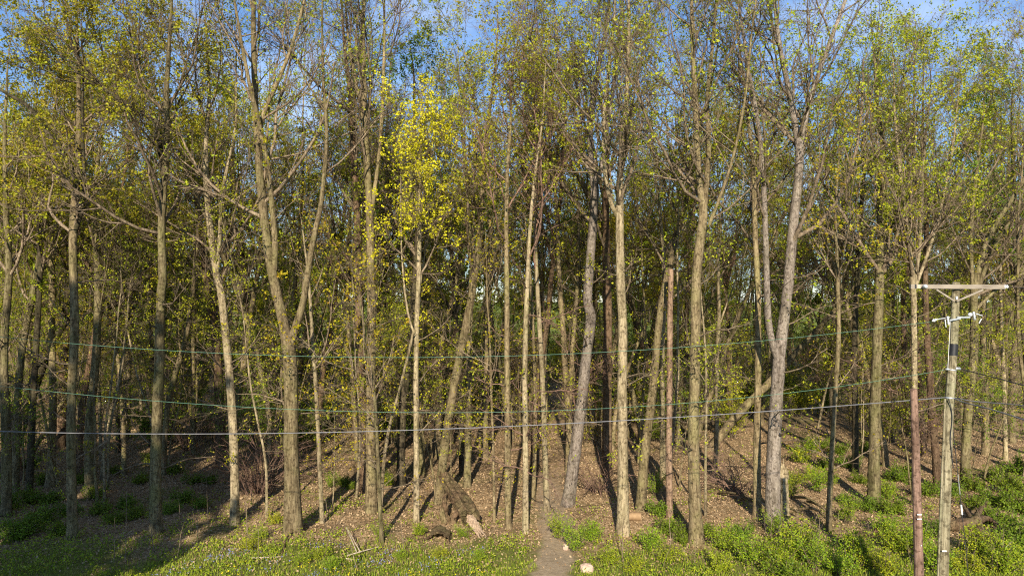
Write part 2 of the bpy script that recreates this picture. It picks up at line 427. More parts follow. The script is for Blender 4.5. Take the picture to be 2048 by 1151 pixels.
c = scatter(900, -9, -0.5, 20, 22.6, lambda x, y: RNG.random(len(x)) < np.clip(clump(x, y, 1.4) - .3, 0, 1) * (22.8 - y) / 2)
c = np.repeat(c, 3, 0); c[:, :2] += RNG.normal(0, .03, (len(c), 2)); c[:, 2] += .15
mb = MB(); leaves(mb, c, 0.055, up=2.0)
tag(mb.build('dandelions', M['dandelion'], smooth=False), 'yellow dandelion heads dotted in the grass', 'flowers', kind='stuff')
c = scatter(900, -11, -0.8, 20.2, 24, lambda x, y: RNG.random(len(x)) < np.clip(clump(x, y, 1.1, 2.2) * 2.4 - 1.2, 0, 1))
c = np.repeat(c, 4, 0); c[:, :2] += RNG.normal(0, .05, (len(c), 2)); c[:, 2] += RNG.uniform(.08, .22, len(c))
mb = MB(); leaves(mb, c, 0.05, up=.6)
tag(mb.build('blue_flowers', M['bluebell'], smooth=False), 'pale blue flowers in drifts in the grass', 'flowers', kind='stuff')

# ---------------------------------------------------------------- trees
SIZES = {'big': (12, 8, 7, 3), 'mid': (10, 7, 6, 3), 'small': (9, 6, 5, 3), 'sap': (13, 5, 4, 2)}

LEAF = 2.2
def dress(root, stems, leaf, leafn, size, cb, top, origin, twig='twig', lsize=0.105, dead=10, Lscale=1.0, ang=0.72, leaf_keep=0.75, up=0.13):
    """limbs, twigs and leaves on the stem lines (each (P, R, weight))"""
    n1, n2, n3, n4 = SIZES[size]
    br, lf = MB(), MB()
    l1P, l1R = [], []
    H = top - origin[2]
    for P, R, wt in stems:
        z = P[:, 2] - origin[2]
        i0 = int(np.argmax(z > cb)) if (z > cb).any() else len(P) - 2
        sub = P[i0:]; sr = R[i0:]
        if len(sub) < 3: continue
        u = np.linspace(0, len(sub) - 1, 24); ii = np.arange(len(sub))
        sub = np.stack([np.interp(u, ii, sub[:, k]) for k in range(3)], 1); sr = np.interp(u, ii, sr)
        ln = np.linalg.norm(sub[-1] - sub[0])
        def LF(pl, t, m, ln=ln): return Lscale * (0.16 * H * (1 - t) + 0.12 * ln + 0.9) * RNG.uniform(.6, 1.25, m)
        a, b, _ = sprout(sub[None], sr[None], max(3, int(n1 * wt)), 0.0, 0.97, LF, ang, .22, 8, up, .13, .5, .012)
        l1P.append(a); l1R.append(b)
        # the leader itself carries side branches near its tip
    l1P = np.concatenate(l1P); l1R = np.concatenate(l1R)
    tube(br, l1P, l1R, 5)
    L2, R2, i2 = sprout(l1P, l1R, n2, .15, 1.0, lambda pl, t, m: pl * (0.62 - .32 * t) * RNG.uniform(.5, 1.2, m), .66, .25, 5, .10, .16, .6, .008)
    tube(br, L2, R2, 4)
    L3, R3, i3 = sprout(L2, R2, n3, .1, 1.0, lambda pl, t, m: (0.25 + pl * .42) * RNG.uniform(.5, 1.2, m), .68, .28, 3, .12, .18, .6, .0048)
    tube(br, L3, R3, 3)
    L4, R4, i4 = sprout(L3, R3, n4, .15, 1.0, lambda pl, t, m: (0.14 + pl * .38) * RNG.uniform(.5, 1.25, m), .66, .3, 2, 0, 0, .7, .0038)
    cones(br, L4[:, 0], L4[:, 1], R4[:, 0])
    # bare side twigs low on the trunk
    if dead:
        P, R, _ = stems[0]
        z = P[:, 2] - origin[2]; m = (z > 1.2) & (z < cb + 1)
        if m.sum() > 3:
            sub, sr = P[m], R[m]
            u = np.linspace(0, len(sub) - 1, 16); ii = np.arange(len(sub))
            sub = np.stack([np.interp(u, ii, sub[:, k]) for k in range(3)], 1); sr = np.interp(u, ii, sr)
            D1, DR, _ = sprout(sub[None], sr[None], dead, .1, 1, lambda pl, t, m: RNG.uniform(.5, 2.4, m), 1.25, .25, 6, .03, .2, .3, .008)
            D2, DR2, _ = sprout(D1, DR, 6, .2, 1, lambda pl, t, m: pl * RNG.uniform(.2, .55, m), .7, .3, 3, .03, .2, .6, .005)
            D3, DR3, _ = sprout(D2, DR2, 4, .2, 1, lambda pl, t, m: (.08 + pl * .5) * RNG.uniform(.4, 1, m), .7, .3, 2, 0, 0, .7, .004)
            tube(br, D1, DR, 4); tube(br, D2, DR2, 3); cones(br, D3[:, 0], D3[:, 1], DR3[:, 0])
            sp = D3[RNG.random(len(D3)) < .42][:, 1]
            if leafn and len(sp):
                leaves(lf, np.repeat(sp, 3, 0) + RNG.normal(0, .06, (len(sp) * 3, 3)), lsize * .85)
    crown = br.build('crown', M[twig], root, origin)
    if leafn:
        keep2 = RNG.random(len(L2)) < leaf_keep
        k4 = keep2[i3[i4]]
        tips = L4[k4][:, 1]
        if len(tips) > 10:
            n = max(1, int(leafn * LEAF) // 4)
            s = tips[RNG.integers(0, len(tips), n)]
            c = np.repeat(s, 4, 0) + RNG.normal(0, .065, (4 * len(s), 3))
            leaves(lf, c, lsize)
    if lf.n: lf.build('foliage', M[leaf], crown, origin, smooth=False, kind='stuff')
    return l1P

def stem_mesh(P, R, flare, S=11):
    P, R = resample(P, R, 0.28)
    z = P[:, 2] - P[0, 2]
    if flare: R = R * (1 + flare * np.exp(-z / 0.35))
    mb = MB(); tube(mb, P, R, S, rough=0.035)
    return mb, P, R

def extend(P, R, top, wob=0.05):
    """carry a stem on upward to the height top, thinning out"""
    P = [np.array(p) for p in P]; R = list(R)
    d = nrm(P[-1] - P[-2]); r0, z0 = R[-1], P[-1][2]
    z = z0
    while z < top - 0.4:
        d = nrm(d * .9 + np.array([0, 0, .16]) + wob * RNG.standard_normal(3))
        p = P[-1] + d * 0.9; P.append(p); z = p[2]
        R.append(max(.010, r0 * (1 - (z - z0) / max(top - z0, .1)) ** 0.85))
        if len(P) > 60: break
    return np.array(P), np.array(R)

def pix_tree(label, trunk, limbs=(), bark='tan', leaf='lf_yg', leafn=2200, size='mid', top=22, cb=9.0, Y=None, flare=.45,
             base=None, broken=False, limb_bark=None, group=None, name='tree', **kw):
    """a tree traced from the photograph: trunk = [(px, py, width_px)...] from the ground up"""
    if base is None: base = on_ground(trunk[0][0], trunk[0][1])
    D = base[1] if Y is None else Y
    base = np.array(base)
    root = empty(name, base, label, 'tree', group)
    def line(pts, d0):
        P, R = [], []; dd = d0
        for i, (a, b, wd) in enumerate(pts):
            P.append(at(a, b, dd)); R.append(wd * .5 * dd / F)
            dd += RNG.normal(0, .12)
        return P, R, dd
    P, R, dd = line(trunk, D)
    P[0] = base - np.array((0, 0, .25)); 
    if not broken: P, R = extend(P, R, top)
    mb, P, R = stem_mesh(P, R, flare)
    mb.build('trunk', M[bark], root, base)
    stems = [(P, R, 1.0)]
    for lb in limbs:
        d0 = float(P[np.argmin(np.abs(P[:, 2] - at(lb[0][0], lb[0][1], D)[2])), 1])
        A, B, _ = line(lb, d0)
        A, B = extend(A, B, min(top, A[-1][2] + 6) if lb[-1][1] < 250 else top - 1)
        m2, A, B = stem_mesh(A, B, 0, 8)
        m2.build('limb', M[limb_bark or bark], root, base)
        stems.append((A, B, .6))
    if not broken:
        dress(root, stems, leaf, leafn, size, cb, top, base, **kw)
    return root

T = pix_tree
# --- the left side
T('slim grey-tan tree, dark low down, a long limb arching left, beside the bent trunk',
  [(146,1076,19),(142,926,17),(143,776,16),(150,676,16),(148,576,15),(145,475,15),(150,400,14),(155,340,12)],
  [[(150,400,11),(152,350,10),(120,300,9),(90,260,9),(65,215,8),(0,180,6)], [(148,470,9),(165,420,8),(170,360,7),(165,280,6)]],
  bark='tan', limb_bark='dark', leaf='lf_ol', leafn=5200, size='big', top=21, cb=8.5)
T('mossy trunk with one dark limb sweeping up to the left in a wide arch',
  [(312,1068,23),(310,926,20),(317,776,19),(320,676,18),(322,576,16),(327,570,16),(322,475,15),(327,375,14),(332,325,13)],
  [[(328,345,12),(320,300,11),(317,250,10),(300,235,9),(240,200,8),(185,160,7),(145,100,6),(135,50,5)]],
  bark='green', limb_bark='dark', leaf='lf_ol', leafn=5200, size='big', top=22, cb=9)
T('tall pale tree leaning slightly left at the top, beside reddish canes',
  [(469,1048,18),(470,926,17),(462,776,16),(452,676,15),(442,576,14),(435,560,14),(425,500,13),(415,400,12),(410,325,10),(415,240,8)],
  [[(432,560,8),(440,480,8),(442,400,7),(455,330,6)]], bark='pale', leaf='lf_ol', leafn=3200, size='big', top=21.5, cb=9)
T('stout dark-based tree rising from the shaded herbs beside the slim grey-tan tree',
  [(182,988,20),(178,900,18),(180,826,16),(190,750,15),(195,650,14),(196,560,12),(190,450,10)], bark='green', leaf='lf_gd', leafn=3200, size='mid', top=20, cb=9)
T('straight greenish trunk with a flared sunlit foot among the shaded trees',
  [(100,972,17),(105,876,14),(107,776,13),(103,676,12),(105,576,12),(100,450,10)], bark='tan', leaf='lf_ol', leafn=3200, size='mid', top=21, cb=9)
T('sunlit trunk standing behind the mossy arching tree', [(252,876,16),(253,776,15),(257,676,14),(260,600,13),(265,480,11)], bark='pale', leaf='lf_ol', leafn=2400, top=22, cb=9)
T('thick pale trunk far back beyond a bare sunlit patch of ground', [(120,896,18),(125,800,16),(128,720,15),(135,600,13),(140,480,11)], bark='brown', leaf='lf_gd', leafn=2400, top=22, cb=9)
T('tree with a trunk bending right above the low leaning trunk', [(28,985,17),(32,900,15),(35,816,14),(40,726,13),(55,636,12),(72,560,11),(85,470,10)], bark='green', leaf='lf_ol', leafn=3000, top=20, cb=8)
T('brown trunk crooked to the left near its fork, behind the tall pale tree', [(443,926,20),(440,826,19),(435,726,18),(430,650,16),(415,590,14),(405,480,11)],
  [[(430,650,10),(440,600,9),(455,520,8)]], bark='brown', leaf='lf_ol', leafn=2400, top=21, cb=9)
T('thin slanting tree leaning right beyond the mossy arching tree', [(325,950,11),(332,826,11),(345,766,11),(370,686,10),(385,600,9),(392,500,7)], bark='tan', leaf='lf_gd', leafn=1600, size='small', top=17, cb=8)
T('very thin pale sapling on the sunlit patch of ground', [(202,920,7),(200,826,6),(198,750,6),(200,640,5),(203,560,4)], bark='pale', leaf='lf_gd', leafn=700, size='small', top=14, cb=6, flare=.2)
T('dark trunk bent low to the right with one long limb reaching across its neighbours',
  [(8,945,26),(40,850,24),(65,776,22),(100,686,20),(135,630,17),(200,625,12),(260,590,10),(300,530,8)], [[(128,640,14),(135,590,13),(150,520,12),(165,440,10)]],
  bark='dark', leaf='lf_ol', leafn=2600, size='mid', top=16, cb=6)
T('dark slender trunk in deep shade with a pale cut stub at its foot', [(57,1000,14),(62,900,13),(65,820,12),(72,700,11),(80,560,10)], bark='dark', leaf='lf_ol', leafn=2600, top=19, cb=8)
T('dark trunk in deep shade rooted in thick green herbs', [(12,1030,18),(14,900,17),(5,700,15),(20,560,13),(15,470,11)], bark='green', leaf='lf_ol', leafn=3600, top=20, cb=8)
T('slim pair-like trunk with thin reddish twigs, behind the tall pale tree', [(386,905,9),(388,800,8),(385,700,8),(390,590,7),(395,480,6)], bark='tan', leaf='lf_gd', leafn=1600, size='small', top=19, cb=8)
# --- the centre
T('big forked tree with gnarled flared roots, dividing into two pale stems',
  [(587,1063,38),(584,976,31),(582,876,28),(582,751,27),(577,690,28),(569,655,20),(557,601,20),(545,550,19),(532,475,18),(522,375,16),(514,275,14),(510,200,12),(507,100,10),(507,20,9)],
  [[(579,690,19),(587,668,17),(607,606,14),(613,560,13),(627,475,12),(642,415,10),(650,330,8)], [(517,290,10),(522,235,10),(562,150,8),(587,85,7),(607,10,6)],
   [(548,540,13),(551,490,13),(546,430,12),(541,380,11)]],
  bark='tan', leaf='lf_yg', leafn=2400, size='big', top=24, cb=10.5, flare=.3)
T('thin straight young tree casting a thin shadow beside the big forked tree', [(645,1046,9),(637,876,8),(632,776,8),(624,666,7),(618,560,5)], bark='pale', leaf='lf_gd', leafn=500, size='sap', top=12.5, cb=5, flare=.25, dead=10)
T('rough brown trunk touching its paler twin', [(727,981,21),(727,876,19),(724,776,18),(717,676,17),(719,590,16),(717,550,15),(714,425,14),(707,300,12),(702,200,10),(690,100,7)], bark='brown', leaf='lf_yg', leafn=2200, size='big', top=24, cb=10)
T('tan trunk with a dark split at its foot, the paler of two touching trees', [(742,1023,24),(742,926,20),(740,826,19),(742,726,19),(744,651,18),(742,576,17),(740,425,15),(732,300,13),(729,200,12),(727,150,11),(725,60,9)],
  [[(741,430,9),(757,330,8),(765,220,7),(768,120,6)], [(731,260,8),(715,180,7),(700,100,6)]], bark='tan', leaf='lf_yg', leafn=2400, size='big', top=24.5, cb=10.5)
T('thin yellowish young tree bending left at the feet of the two touching trees', [(764,1083,9),(757,951,8),(752,826,7),(748,780,6),(735,700,5)], bark='green', leaf='lf_gd', leafn=500, size='sap', top=9.5, cb=4, flare=.25)
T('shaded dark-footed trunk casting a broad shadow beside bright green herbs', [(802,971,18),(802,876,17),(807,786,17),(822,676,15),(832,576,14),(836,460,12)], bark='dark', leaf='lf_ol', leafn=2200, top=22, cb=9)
T('pale birch-like tree whose top is bright lemon-yellow with new leaves', [(833,1043,13),(833,926,11),(832,801,11),(832,726,10),(834,626,10),(837,570,9),(839,475,9),(839,425,8),(840,300,6),(843,230,4)],
  [[(834,680,5),(818,640,5),(810,590,4)], [(839,440,5),(848,400,4),(856,350,3)]], bark='pale', leaf='lf_br', leafn=3200, size='mid', top=16.5, cb=9.3, flare=.3, lsize=.10, Lscale=.75)
T('slim trunk leaning right higher up, behind the slanting tree by the rotten log', [(876,915,12),(879,776,11),(880,726,11),(885,666,11),(912,576,10),(925,480,8)], bark='tan', leaf='lf_ol', leafn=1600, top=21, cb=9)
T('slanting tree leaning right over the upper end of the rotten log', [(877,1006,20),(887,901,17),(907,776,17),(927,676,16),(947,576,15),(960,470,12),(965,380,10)], bark='tan', leaf='lf_ol', leafn=1700, size='mid', top=22, cb=9.5)
T('straight greenish tree beyond the rotten log', [(934,973,15),(937,876,13),(937,776,12),(939,651,12),(945,540,10)], bark='green', leaf='lf_yg', leafn=1700, top=22, cb=9)
T('mossy trunk further back in the open brown ground past the rotten log', [(969,916,16),(969,801,15),(974,701,14),(974,626,13),(980,500,11)], bark='tan', leaf='lf_ol', leafn=1700, top=23, cb=9)
T('very thin bare sapling between the rotten log and the path', [(989,1041,6),(987,901,5),(982,776,5),(980,680,4)], bark='tan', leaf='lf_gd', leafn=300, size='sap', top=11, cb=4, flare=.2)
T('slim light tree with knobbly bark, first tree on the log side of the path', [(1017,1056,13),(1015,926,12),(1014,726,11),(1014,576,10),(1012,450,9),(1015,330,7)], bark='tan', leaf='lf_ol', leafn=1500, size='mid', top=20, cb=9, flare=.35, up=.2, ang=.6, twig='twig_red')
T('smooth slender tree at the very edge of the path', [(1051,1066,13),(1051,876,11),(1049,726,11),(1054,576,9),(1060,450,7)], bark='pale', leaf='lf_ol', leafn=1100, size='mid', top=18.5, cb=9, flare=.35, up=.2, ang=.6, twig='twig_red')
T('thin leaning stem behind the slender tree at the edge of the path', [(1066,1000,8),(1071,876,8),(1071,776,7),(1066,650,6),(1062,560,5)], bark='tan', leaf='lf_gd', leafn=500, size='small', top=15, cb=7)
T('pale spotted slender tree across the path, leaning left at the top', [(1094,1021,12),(1089,876,11),(1084,726,10),(1076,601,9),(1070,480,7)], bark='pale', leaf='lf_ol', leafn=1200, size='mid', top=18, cb=9, flare=.35, up=.2, ang=.6, twig='twig_red')
T('slim crooked trunk crossing just behind the grey leaning tree', [(1136,956,13),(1139,846,12),(1131,751,11),(1126,651,11),(1119,576,10),(1115,460,8)], bark='tan', leaf='lf_yg', leafn=1600, top=21, cb=9)
T('smooth lilac-grey trunk leaning right with a kink halfway up, by the path',
  [(1134,1010,27),(1147,926,24),(1161,826,22),(1169,741,21),(1179,660,20),(1183,631,20),(1174,606,19),(1177,560,18),(1186,450,17),(1191,375,17),(1184,345,14),(1179,275,12),(1184,200,11),(1198,130,9),(1215,50,8)],
  [[(1190,370,11),(1205,330,10),(1213,260,9),(1228,170,8),(1238,70,6)], [(1186,350,9),(1165,320,8),(1140,290,7),(1120,230,6),(1120,150,5)]],
  bark='grey', leaf='lf_yg', leafn=2600, size='big', top=24, cb=10.5, flare=.15)
# --- right of the path
T('straight sunlit tree with a flared foot, a sawn log lying beside it', [(1246,1068,26),(1246,926,20),(1244,751,19),(1246,651,18),(1241,570,18),(1239,425,16),(1240,330,12),(1250,250,10),(1255,150,8)],
  [[(1240,440,10),(1222,412,9),(1210,350,8),(1205,260,7),(1215,160,6)]], bark='pale', leaf='lf_yg', leafn=2400, size='big', top=23.5, cb=10)
T('dark reddish-brown rugged trunk standing behind the straight sunlit tree', [(1214,950,20),(1214,776,18),(1216,651,18),(1214,576,17),(1212,450,14)], bark='brown', leaf='lf_ol', leafn=1600, top=23, cb=9)
T('tan trunk leaning right behind the sawn log', [(1280,1020,20),(1289,901,18),(1301,816,17),(1311,726,15),(1319,626,14),(1340,520,12),(1365,430,10)], bark='tan', leaf='lf_ol', leafn=1700, top=21, cb=9)
T('slim straight tree just left of the bare broken-topped snag on the leafy slope', [(1326,951,12),(1324,826,10),(1324,701,10),(1330,580,9)], bark='pale', leaf='lf_yg', leafn=1500, size='small', top=19, cb=8)
T('bare reddish dead snag with a broken flat top and no branches', [(1339,1036,14),(1338,876,12),(1339,726,12),(1341,576,11),(1342,538,10)], bark='snag', broken=True, flare=.25)
T('big pitted tan tree with two crown stems, foot in bright green bushes', [(1394,1084,29),(1389,1001,23),(1386,876,22),(1389,776,21),(1391,651,20),(1391,570,19),(1397,500,19),(1409,425,18),(1401,390,13),(1394,300,11),(1391,200,10),(1385,100,8)],
  [[(1408,430,12),(1414,350,11),(1419,290,10),(1412,200,9),(1425,100,7)], [(1418,450,8),(1430,420,7),(1440,395,6)], [(1396,310,6),(1375,290,5),(1345,265,4)]],
  bark='tan', leaf='lf_yg', leafn=3000, size='big', top=24, cb=10)
T('very thin pale sapling beside the big pitted tan tree', [(1411,1031,6),(1411,876,5),(1414,776,5),(1410,680,4)], bark='pale', leaf='lf_yg', leafn=350, size='sap', top=11, cb=4, flare=.2)
T('slim pale tree with a pronged bare branch, beyond the big pitted tan tree', [(1431,936,10),(1434,826,9),(1434,701,8),(1439,631,7),(1436,540,6)], [[(1436,660,4),(1447,625,4),(1455,605,3)]], bark='pale', leaf='lf_yg', leafn=900, size='small', top=17, cb=8)
T('spotted tan tree standing just left of the heavy forked tree with lilac bark', [(1514,1033,16),(1514,876,14),(1516,776,13),(1516,676,13),(1516,576,12),(1510,480,11),(1508,350,9)], bark='tan', leaf='lf_yg', leafn=2300, size='mid', top=22, cb=9)
T('heavy forked tree with lilac-grey bark, a pale broken stump beside its foot',
  [(1545,1056,32),(1546,951,28),(1549,851,26),(1556,751,25),(1558,716,24),(1566,651,21),(1576,576,20),(1586,450,19),(1598,350,18),(1600,300,15),(1590,250,12),(1578,180,11),(1562,110,9),(1552,40,7)],
  [[(1556,720,15),(1541,676,14),(1535,626,13),(1532,500,12),(1528,380,11),(1520,270,9),(1505,180,8)], [(1600,310,11),(1612,220,10),(1640,140,9),(1665,70,8),(1690,5,7)]],
  bark='grey', leaf='lf_yg', leafn=2600, size='big', top=24, cb=10, flare=.25)
T('slim tree, dark below and pale above, beside the pile of dead branches', [(1656,1061,12),(1661,951,10),(1671,776,9),(1678,676,9),(1676,576,8),(1672,470,6)], bark='tan', leaf='lf_gd', leafn=900, size='small', top=16, cb=8, flare=.2)
T('thick greenish trunk in the right-hand thicket, wrapped in low leaves at its foot', [(1748,1005,24),(1748,926,22),(1751,776,20),(1756,651,19),(1760,520,16),(1765,400,13)], bark='green', leaf='lf_yg', leafn=3800, size='big', top=22, cb=8.5)
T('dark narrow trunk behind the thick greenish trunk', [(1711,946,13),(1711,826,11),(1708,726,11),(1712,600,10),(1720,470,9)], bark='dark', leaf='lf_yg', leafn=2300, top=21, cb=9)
T('many-stemmed tree fanning out above the brown post', [(1830,1010,13),(1830,900,12),(1829,776,11),(1828,651,11),(1827,570,11),(1816,475,8),(1810,420,7),(1795,300,6)],
  [[(1828,570,7),(1840,500,7),(1842,400,6),(1850,280,5)], [(1828,580,7),(1855,510,6),(1880,430,6),(1900,330,5)]], bark='pale', leaf='lf_yg', leafn=4200, size='big', top=20.5, cb=8.3)
T('dim trunk leaning left between the brown post and the utility pole', [(1876,976,15),(1871,901,14),(1861,776,13),(1852,650,12),(1850,540,10)], bark='brown', leaf='lf_yg', leafn=2600, top=21, cb=9)
T('shaded trunk leaning right just beyond the utility pole, its limbs spreading wide', [(1931,971,18),(1931,876,16),(1941,776,15),(1951,676,15),(1945,580,13),(1975,470,10),(2030,390,8)],
  [[(1948,600,9),(1990,480,8),(2060,400,6)], [(1946,590,8),(1940,460,7),(1955,330,6)], [(1950,620,7),(2000,570,6),(2060,540,5)]], bark='green', leaf='lf_yg', leafn=4600, size='big', top=20.5, cb=8)
T('pale trunk on the bare slope beyond the utility pole', [(1971,911,14),(1971,776,12),(1966,701,12),(1968,580,10)], bark='tan', leaf='lf_yg', leafn=2600, top=20, cb=8.5)
T('thin pale tree at the top of the bare slope beyond the utility pole', [(2011,921,9),(2009,776,8),(2004,680,7),(2000,570,6)], bark='pale', leaf='lf_yg', leafn=1600, size='small', top=18, cb=8)
T('thick pale trunk at the edge of the bare slope, past the thin pale tree', [(2021,886,17),(2024,801,16),(2031,701,15),(2040,590,13)], bark='tan', leaf='lf_yg', leafn=2800, top=21, cb=8)

LAND = [(146, 'slim grey-tan tree'), (315, 'mossy arching tree'), (465, 'tall pale tree'), (585, 'big forked tree'), (735, 'two touching trees'),
        (833, 'lemon-topped tree'), (920, 'rotten log'), (1060, 'path'), (1165, 'kinked lilac-grey trunk'), (1246, 'straight sunlit tree'), (1390, 'big pitted tree'),
        (1552, 'heavy lilac-barked tree'), (1750, 'thick greenish trunk'), (1895, 'utility pole')]
def landmark(x, y):
    px = 1024 + F * x / y
    return min(LAND, key=lambda t: abs(t[0] - px))[1]
# --- woodland prototypes
def proto_tree(label, group, H, r, bark, leaf, leafn, size, cb, twig='twig', fork=True, **kw):
    root = empty('woodland_tree', (0, 0, 0), label, 'tree', group)
    P = [np.array((0, 0, -.4))]; R = [r * 1.15]; d = np.array((0, 0, 1.0)); bend = RNG.normal(0, .035, 3)
    z = 0
    while z < H:
        d = nrm(d + RNG.normal(0, .035, 3) + bend * .5 + np.array((0, 0, .06))); P.append(P[-1] + d * .8); z = P[-1][2]
        R.append(max(.012, r * (1 - z / H) ** .75))
    mb, P, R = stem_mesh(P, R, .4, 9); mb.build('trunk', M[bark], root)
    stems = [(P, R, 1.0)]
    if fork:
        i = int(len(P) * RNG.uniform(.38, .5)); a = RNG.uniform(0, 6.28)
        A = [P[i]]; B = [R[i] * .75]; d = nrm(np.array((math.cos(a) * .5, math.sin(a) * .5, 1)))
        for k in range(int(H * .5)):
            A.append(A[-1] + d * .8); d = nrm(d + RNG.normal(0, .05, 3) + np.array((0, 0, .05))); B.append(max(.012, B[0] * (1 - k / (H * .5)) ** .8))
        m2, A, B = stem_mesh(A, B, 0, 7); m2.build('limb', M[bark], root); stems.append((A, B, .7))
    leafn = int(leafn * 1.4)
    dress(root, stems, leaf, leafn, size, cb, H, np.zeros(3), twig=twig, **kw)
    return root

WG = 'trees of the wood behind the front row'
protos = [
 proto_tree('tan-barked tree with thin yellow-green leaves', WG, 22, .18, 'tan', 'lf_yg', 3000, 'mid', 9.5),
 proto_tree('greenish-barked tree with olive new leaves', WG, 21, .16, 'green', 'lf_ol', 2800, 'mid', 9),
 proto_tree('brown-barked nearly bare tree with purplish twigs', WG, 23, .2, 'brown', 'lf_ol', 900, 'mid', 10, twig='twig_red'),
 proto_tree('dark-barked tree with green leaves', WG, 20, .15, 'dark', 'lf_gr', 4200, 'mid', 7),
 proto_tree('pale slender tree with few leaves', WG, 21, .11, 'pale', 'lf_yg', 1600, 'mid', 9, fork=False),
 proto_tree('tan-barked tree with golden new leaves', WG, 19, .13, 'tan', 'lf_gd', 3400, 'mid', 7),
 proto_tree('brown-barked tree with dense low green-yellow leaves', WG, 18, .14, 'brown', 'lf_yg', 5200, 'mid', 4.5, dead=14),
 proto_tree('bare tree with fine reddish twig haze', WG, 23, .15, 'tan', 'lf_gd', 300, 'mid', 9, twig='twig_red', up=.2, ang=.6),
]
protos += [
 proto_tree('leafy yellow-green tree branched to the ground', WG, 15, .14, 'tan', 'lf_yg', 4600, 'mid', 1.5, lsize=.18, ang=.9, dead=0),
 proto_tree('leafy green tree branched to the ground', WG, 13, .14, 'brown', 'lf_gr', 4800, 'mid', 1.2, lsize=.19, ang=.9, dead=0),
 proto_tree('leafy olive tree branched to the ground', WG, 16, .14, 'tan', 'lf_ol', 4600, 'mid', 2, lsize=.18, ang=.9, dead=0)]
front = [np.array(o.location[:2]) for o in COL.objects if o.get('category') == 'tree' and o.parent is None and o.name.startswith('tree')]
spots = []
def place(n, y0, y1, mind, front_d):
    tries = 0; got = 0
    while got < n and tries < 20000:
        tries += 1
        y = y0 + (y1 - y0) * RNG.random() ** .9; x = RNG.uniform(-1, 1) * (y * .77 + 4)
        q = np.array((x, y))
        pxx = 1024 + F * x / y
        if 1395 < pxx < 1720 and y < 45: continue
        if any(np.hypot(*(q - s)) < mind for s in spots): continue
        if any(np.hypot(*(q - s)) < front_d for s in front): continue
        spots.append(q); got += 1
place(58, 33, 46, 2.0, 1.6)
place(128, 46, 84, 2.2, 1.5)
near_n = len(spots)
place(98, 66, 112, 2.4, 1)
used = set(); base_lab = [p_['label'] for p_ in protos]; LAB = {}
for i, q in enumerate(spots):
    y = q[1]
    k = int(RNG.choice(8, p=[.16, .15, .13, .12, .14, .12, .08, .10])) if i < near_n else int(RNG.choice([8, 9, 10]))
    if i < 8: k = i
    if 0 <= i - near_n < 3: k = 8 + i - near_n
    src = protos[k]
    o = src if k not in used else copy_tree(src)
    used.add(k)
    o.location = (q[0], q[1], float(gz(q[0], q[1])))
    LAB[o] = base_lab[k] + (', deep in the wood behind the ' if i < near_n else ', far behind the ') + landmark(q[0], q[1])
    s = RNG.uniform(.85, 1.12); o.scale = (s, s, s * RNG.uniform(.95, 1.08))
    o.rotation_euler = (RNG.normal(0, .035), RNG.normal(0, .035), RNG.uniform(0, 6.28))

for o, t in LAB.items(): o['label'] = t

# tall leafy trees behind the viewpoint: they shade the near left corner of the wood
DG = 'dense trees behind the viewpoint'
dp = proto_tree('dense dark leafy tree standing behind the viewpoint on the field side', DG, 18, .25, 'dark', 'lf_dk', 16000, 'mid', 3, lsize=.30, leaf_keep=1.0)
for i, (x, y, s) in enumerate([(-17.2, -6, 1.17), (-22, -8, 1.25), (-27, -6, 1.25), (-32, -8, 1.2), (-19.5, -13, 1.36), (-25, -13, 1.3)]):
    o = dp if i == 0 else copy_tree(dp)
    o.location = (x, y, 0); o.scale = (s, s, s); o.rotation_euler = (0, 0, i * 1.7)

# --- understorey saplings
def sapling(label, H, r, bark, leaf, leafn, lsize=.075, twig='twig'):
    root = empty('sapling', (0, 0, 0), label, 'sapling', 'understorey saplings')
    P = [np.array((0, 0, -.2))]; R = [r]; d = nrm(np.array((RNG.normal(0, .08), RNG.normal(0, .08), 1))); z = 0
    while z < H:
        d = nrm(d + RNG.normal(0, .07, 3) + np.array((0, 0, .08))); P.append(P[-1] + d * .5); z = P[-1][2]; R.append(max(.008, r * (1 - z / H)))
    mb, P, R = stem_mesh(P, R, .2, 6); mb.build('trunk', M[bark], root)
    dress(root, [(P, R, 1.2)], leaf, leafn, 'sap', H * .25, H, np.zeros(3), twig=twig, dead=0, lsize=lsize, ang=1.1, up=.03, Lscale=1.0)
    return root
saps = [sapling('spindly young sapling dotted with yellow leaves', 7, .035, 'pale', 'lf_gd', 900),
        sapling('spindly young sapling with small yellow-green leaves', 9, .05, 'tan', 'lf_yg', 1500),
        sapling('spindly bare reddish sapling', 5, .03, 'tan', 'lf_ol', 60, twig='twig_red'),
        sapling('short sapling with fresh green leaves', 4, .03, 'green', 'lf_gr', 1100, .08)]
def pole(label, H, r, bark, leaf, leafn):
    root = empty('sapling', (0, 0, 0), label, 'sapling', 'understorey saplings')
    P = [np.array((0, 0, -.2))]; R = [r]; d = nrm(np.array((RNG.normal(0, .05), RNG.normal(0, .05), 1))); z = 0
    while z < H:
        d = nrm(d + RNG.normal(0, .045, 3) + np.array((0, 0, .05))); P.append(P[-1] + d * .6); z = P[-1][2]; R.append(max(.01, r * (1 - z / H) ** .8))
    mb, P, R = stem_mesh(P, R, .2, 7); mb.build('trunk', M[bark], root)
    dress(root, [(P, R, 1.0)], leaf, leafn, 'small', H * .6, H, np.zeros(3), dead=14, lsize=.09)
    return root
saps += [pole('tall thin pale pole-like sapling, bare below', 13, .065, 'pale', 'lf_yg', 700),
         pole('tall thin tan pole-like sapling, bare below', 15, .08, 'tan', 'lf_ol', 700)]
used = set(); got = 0; base_lab = [p_['label'] for p_ in saps]; LAB = {}
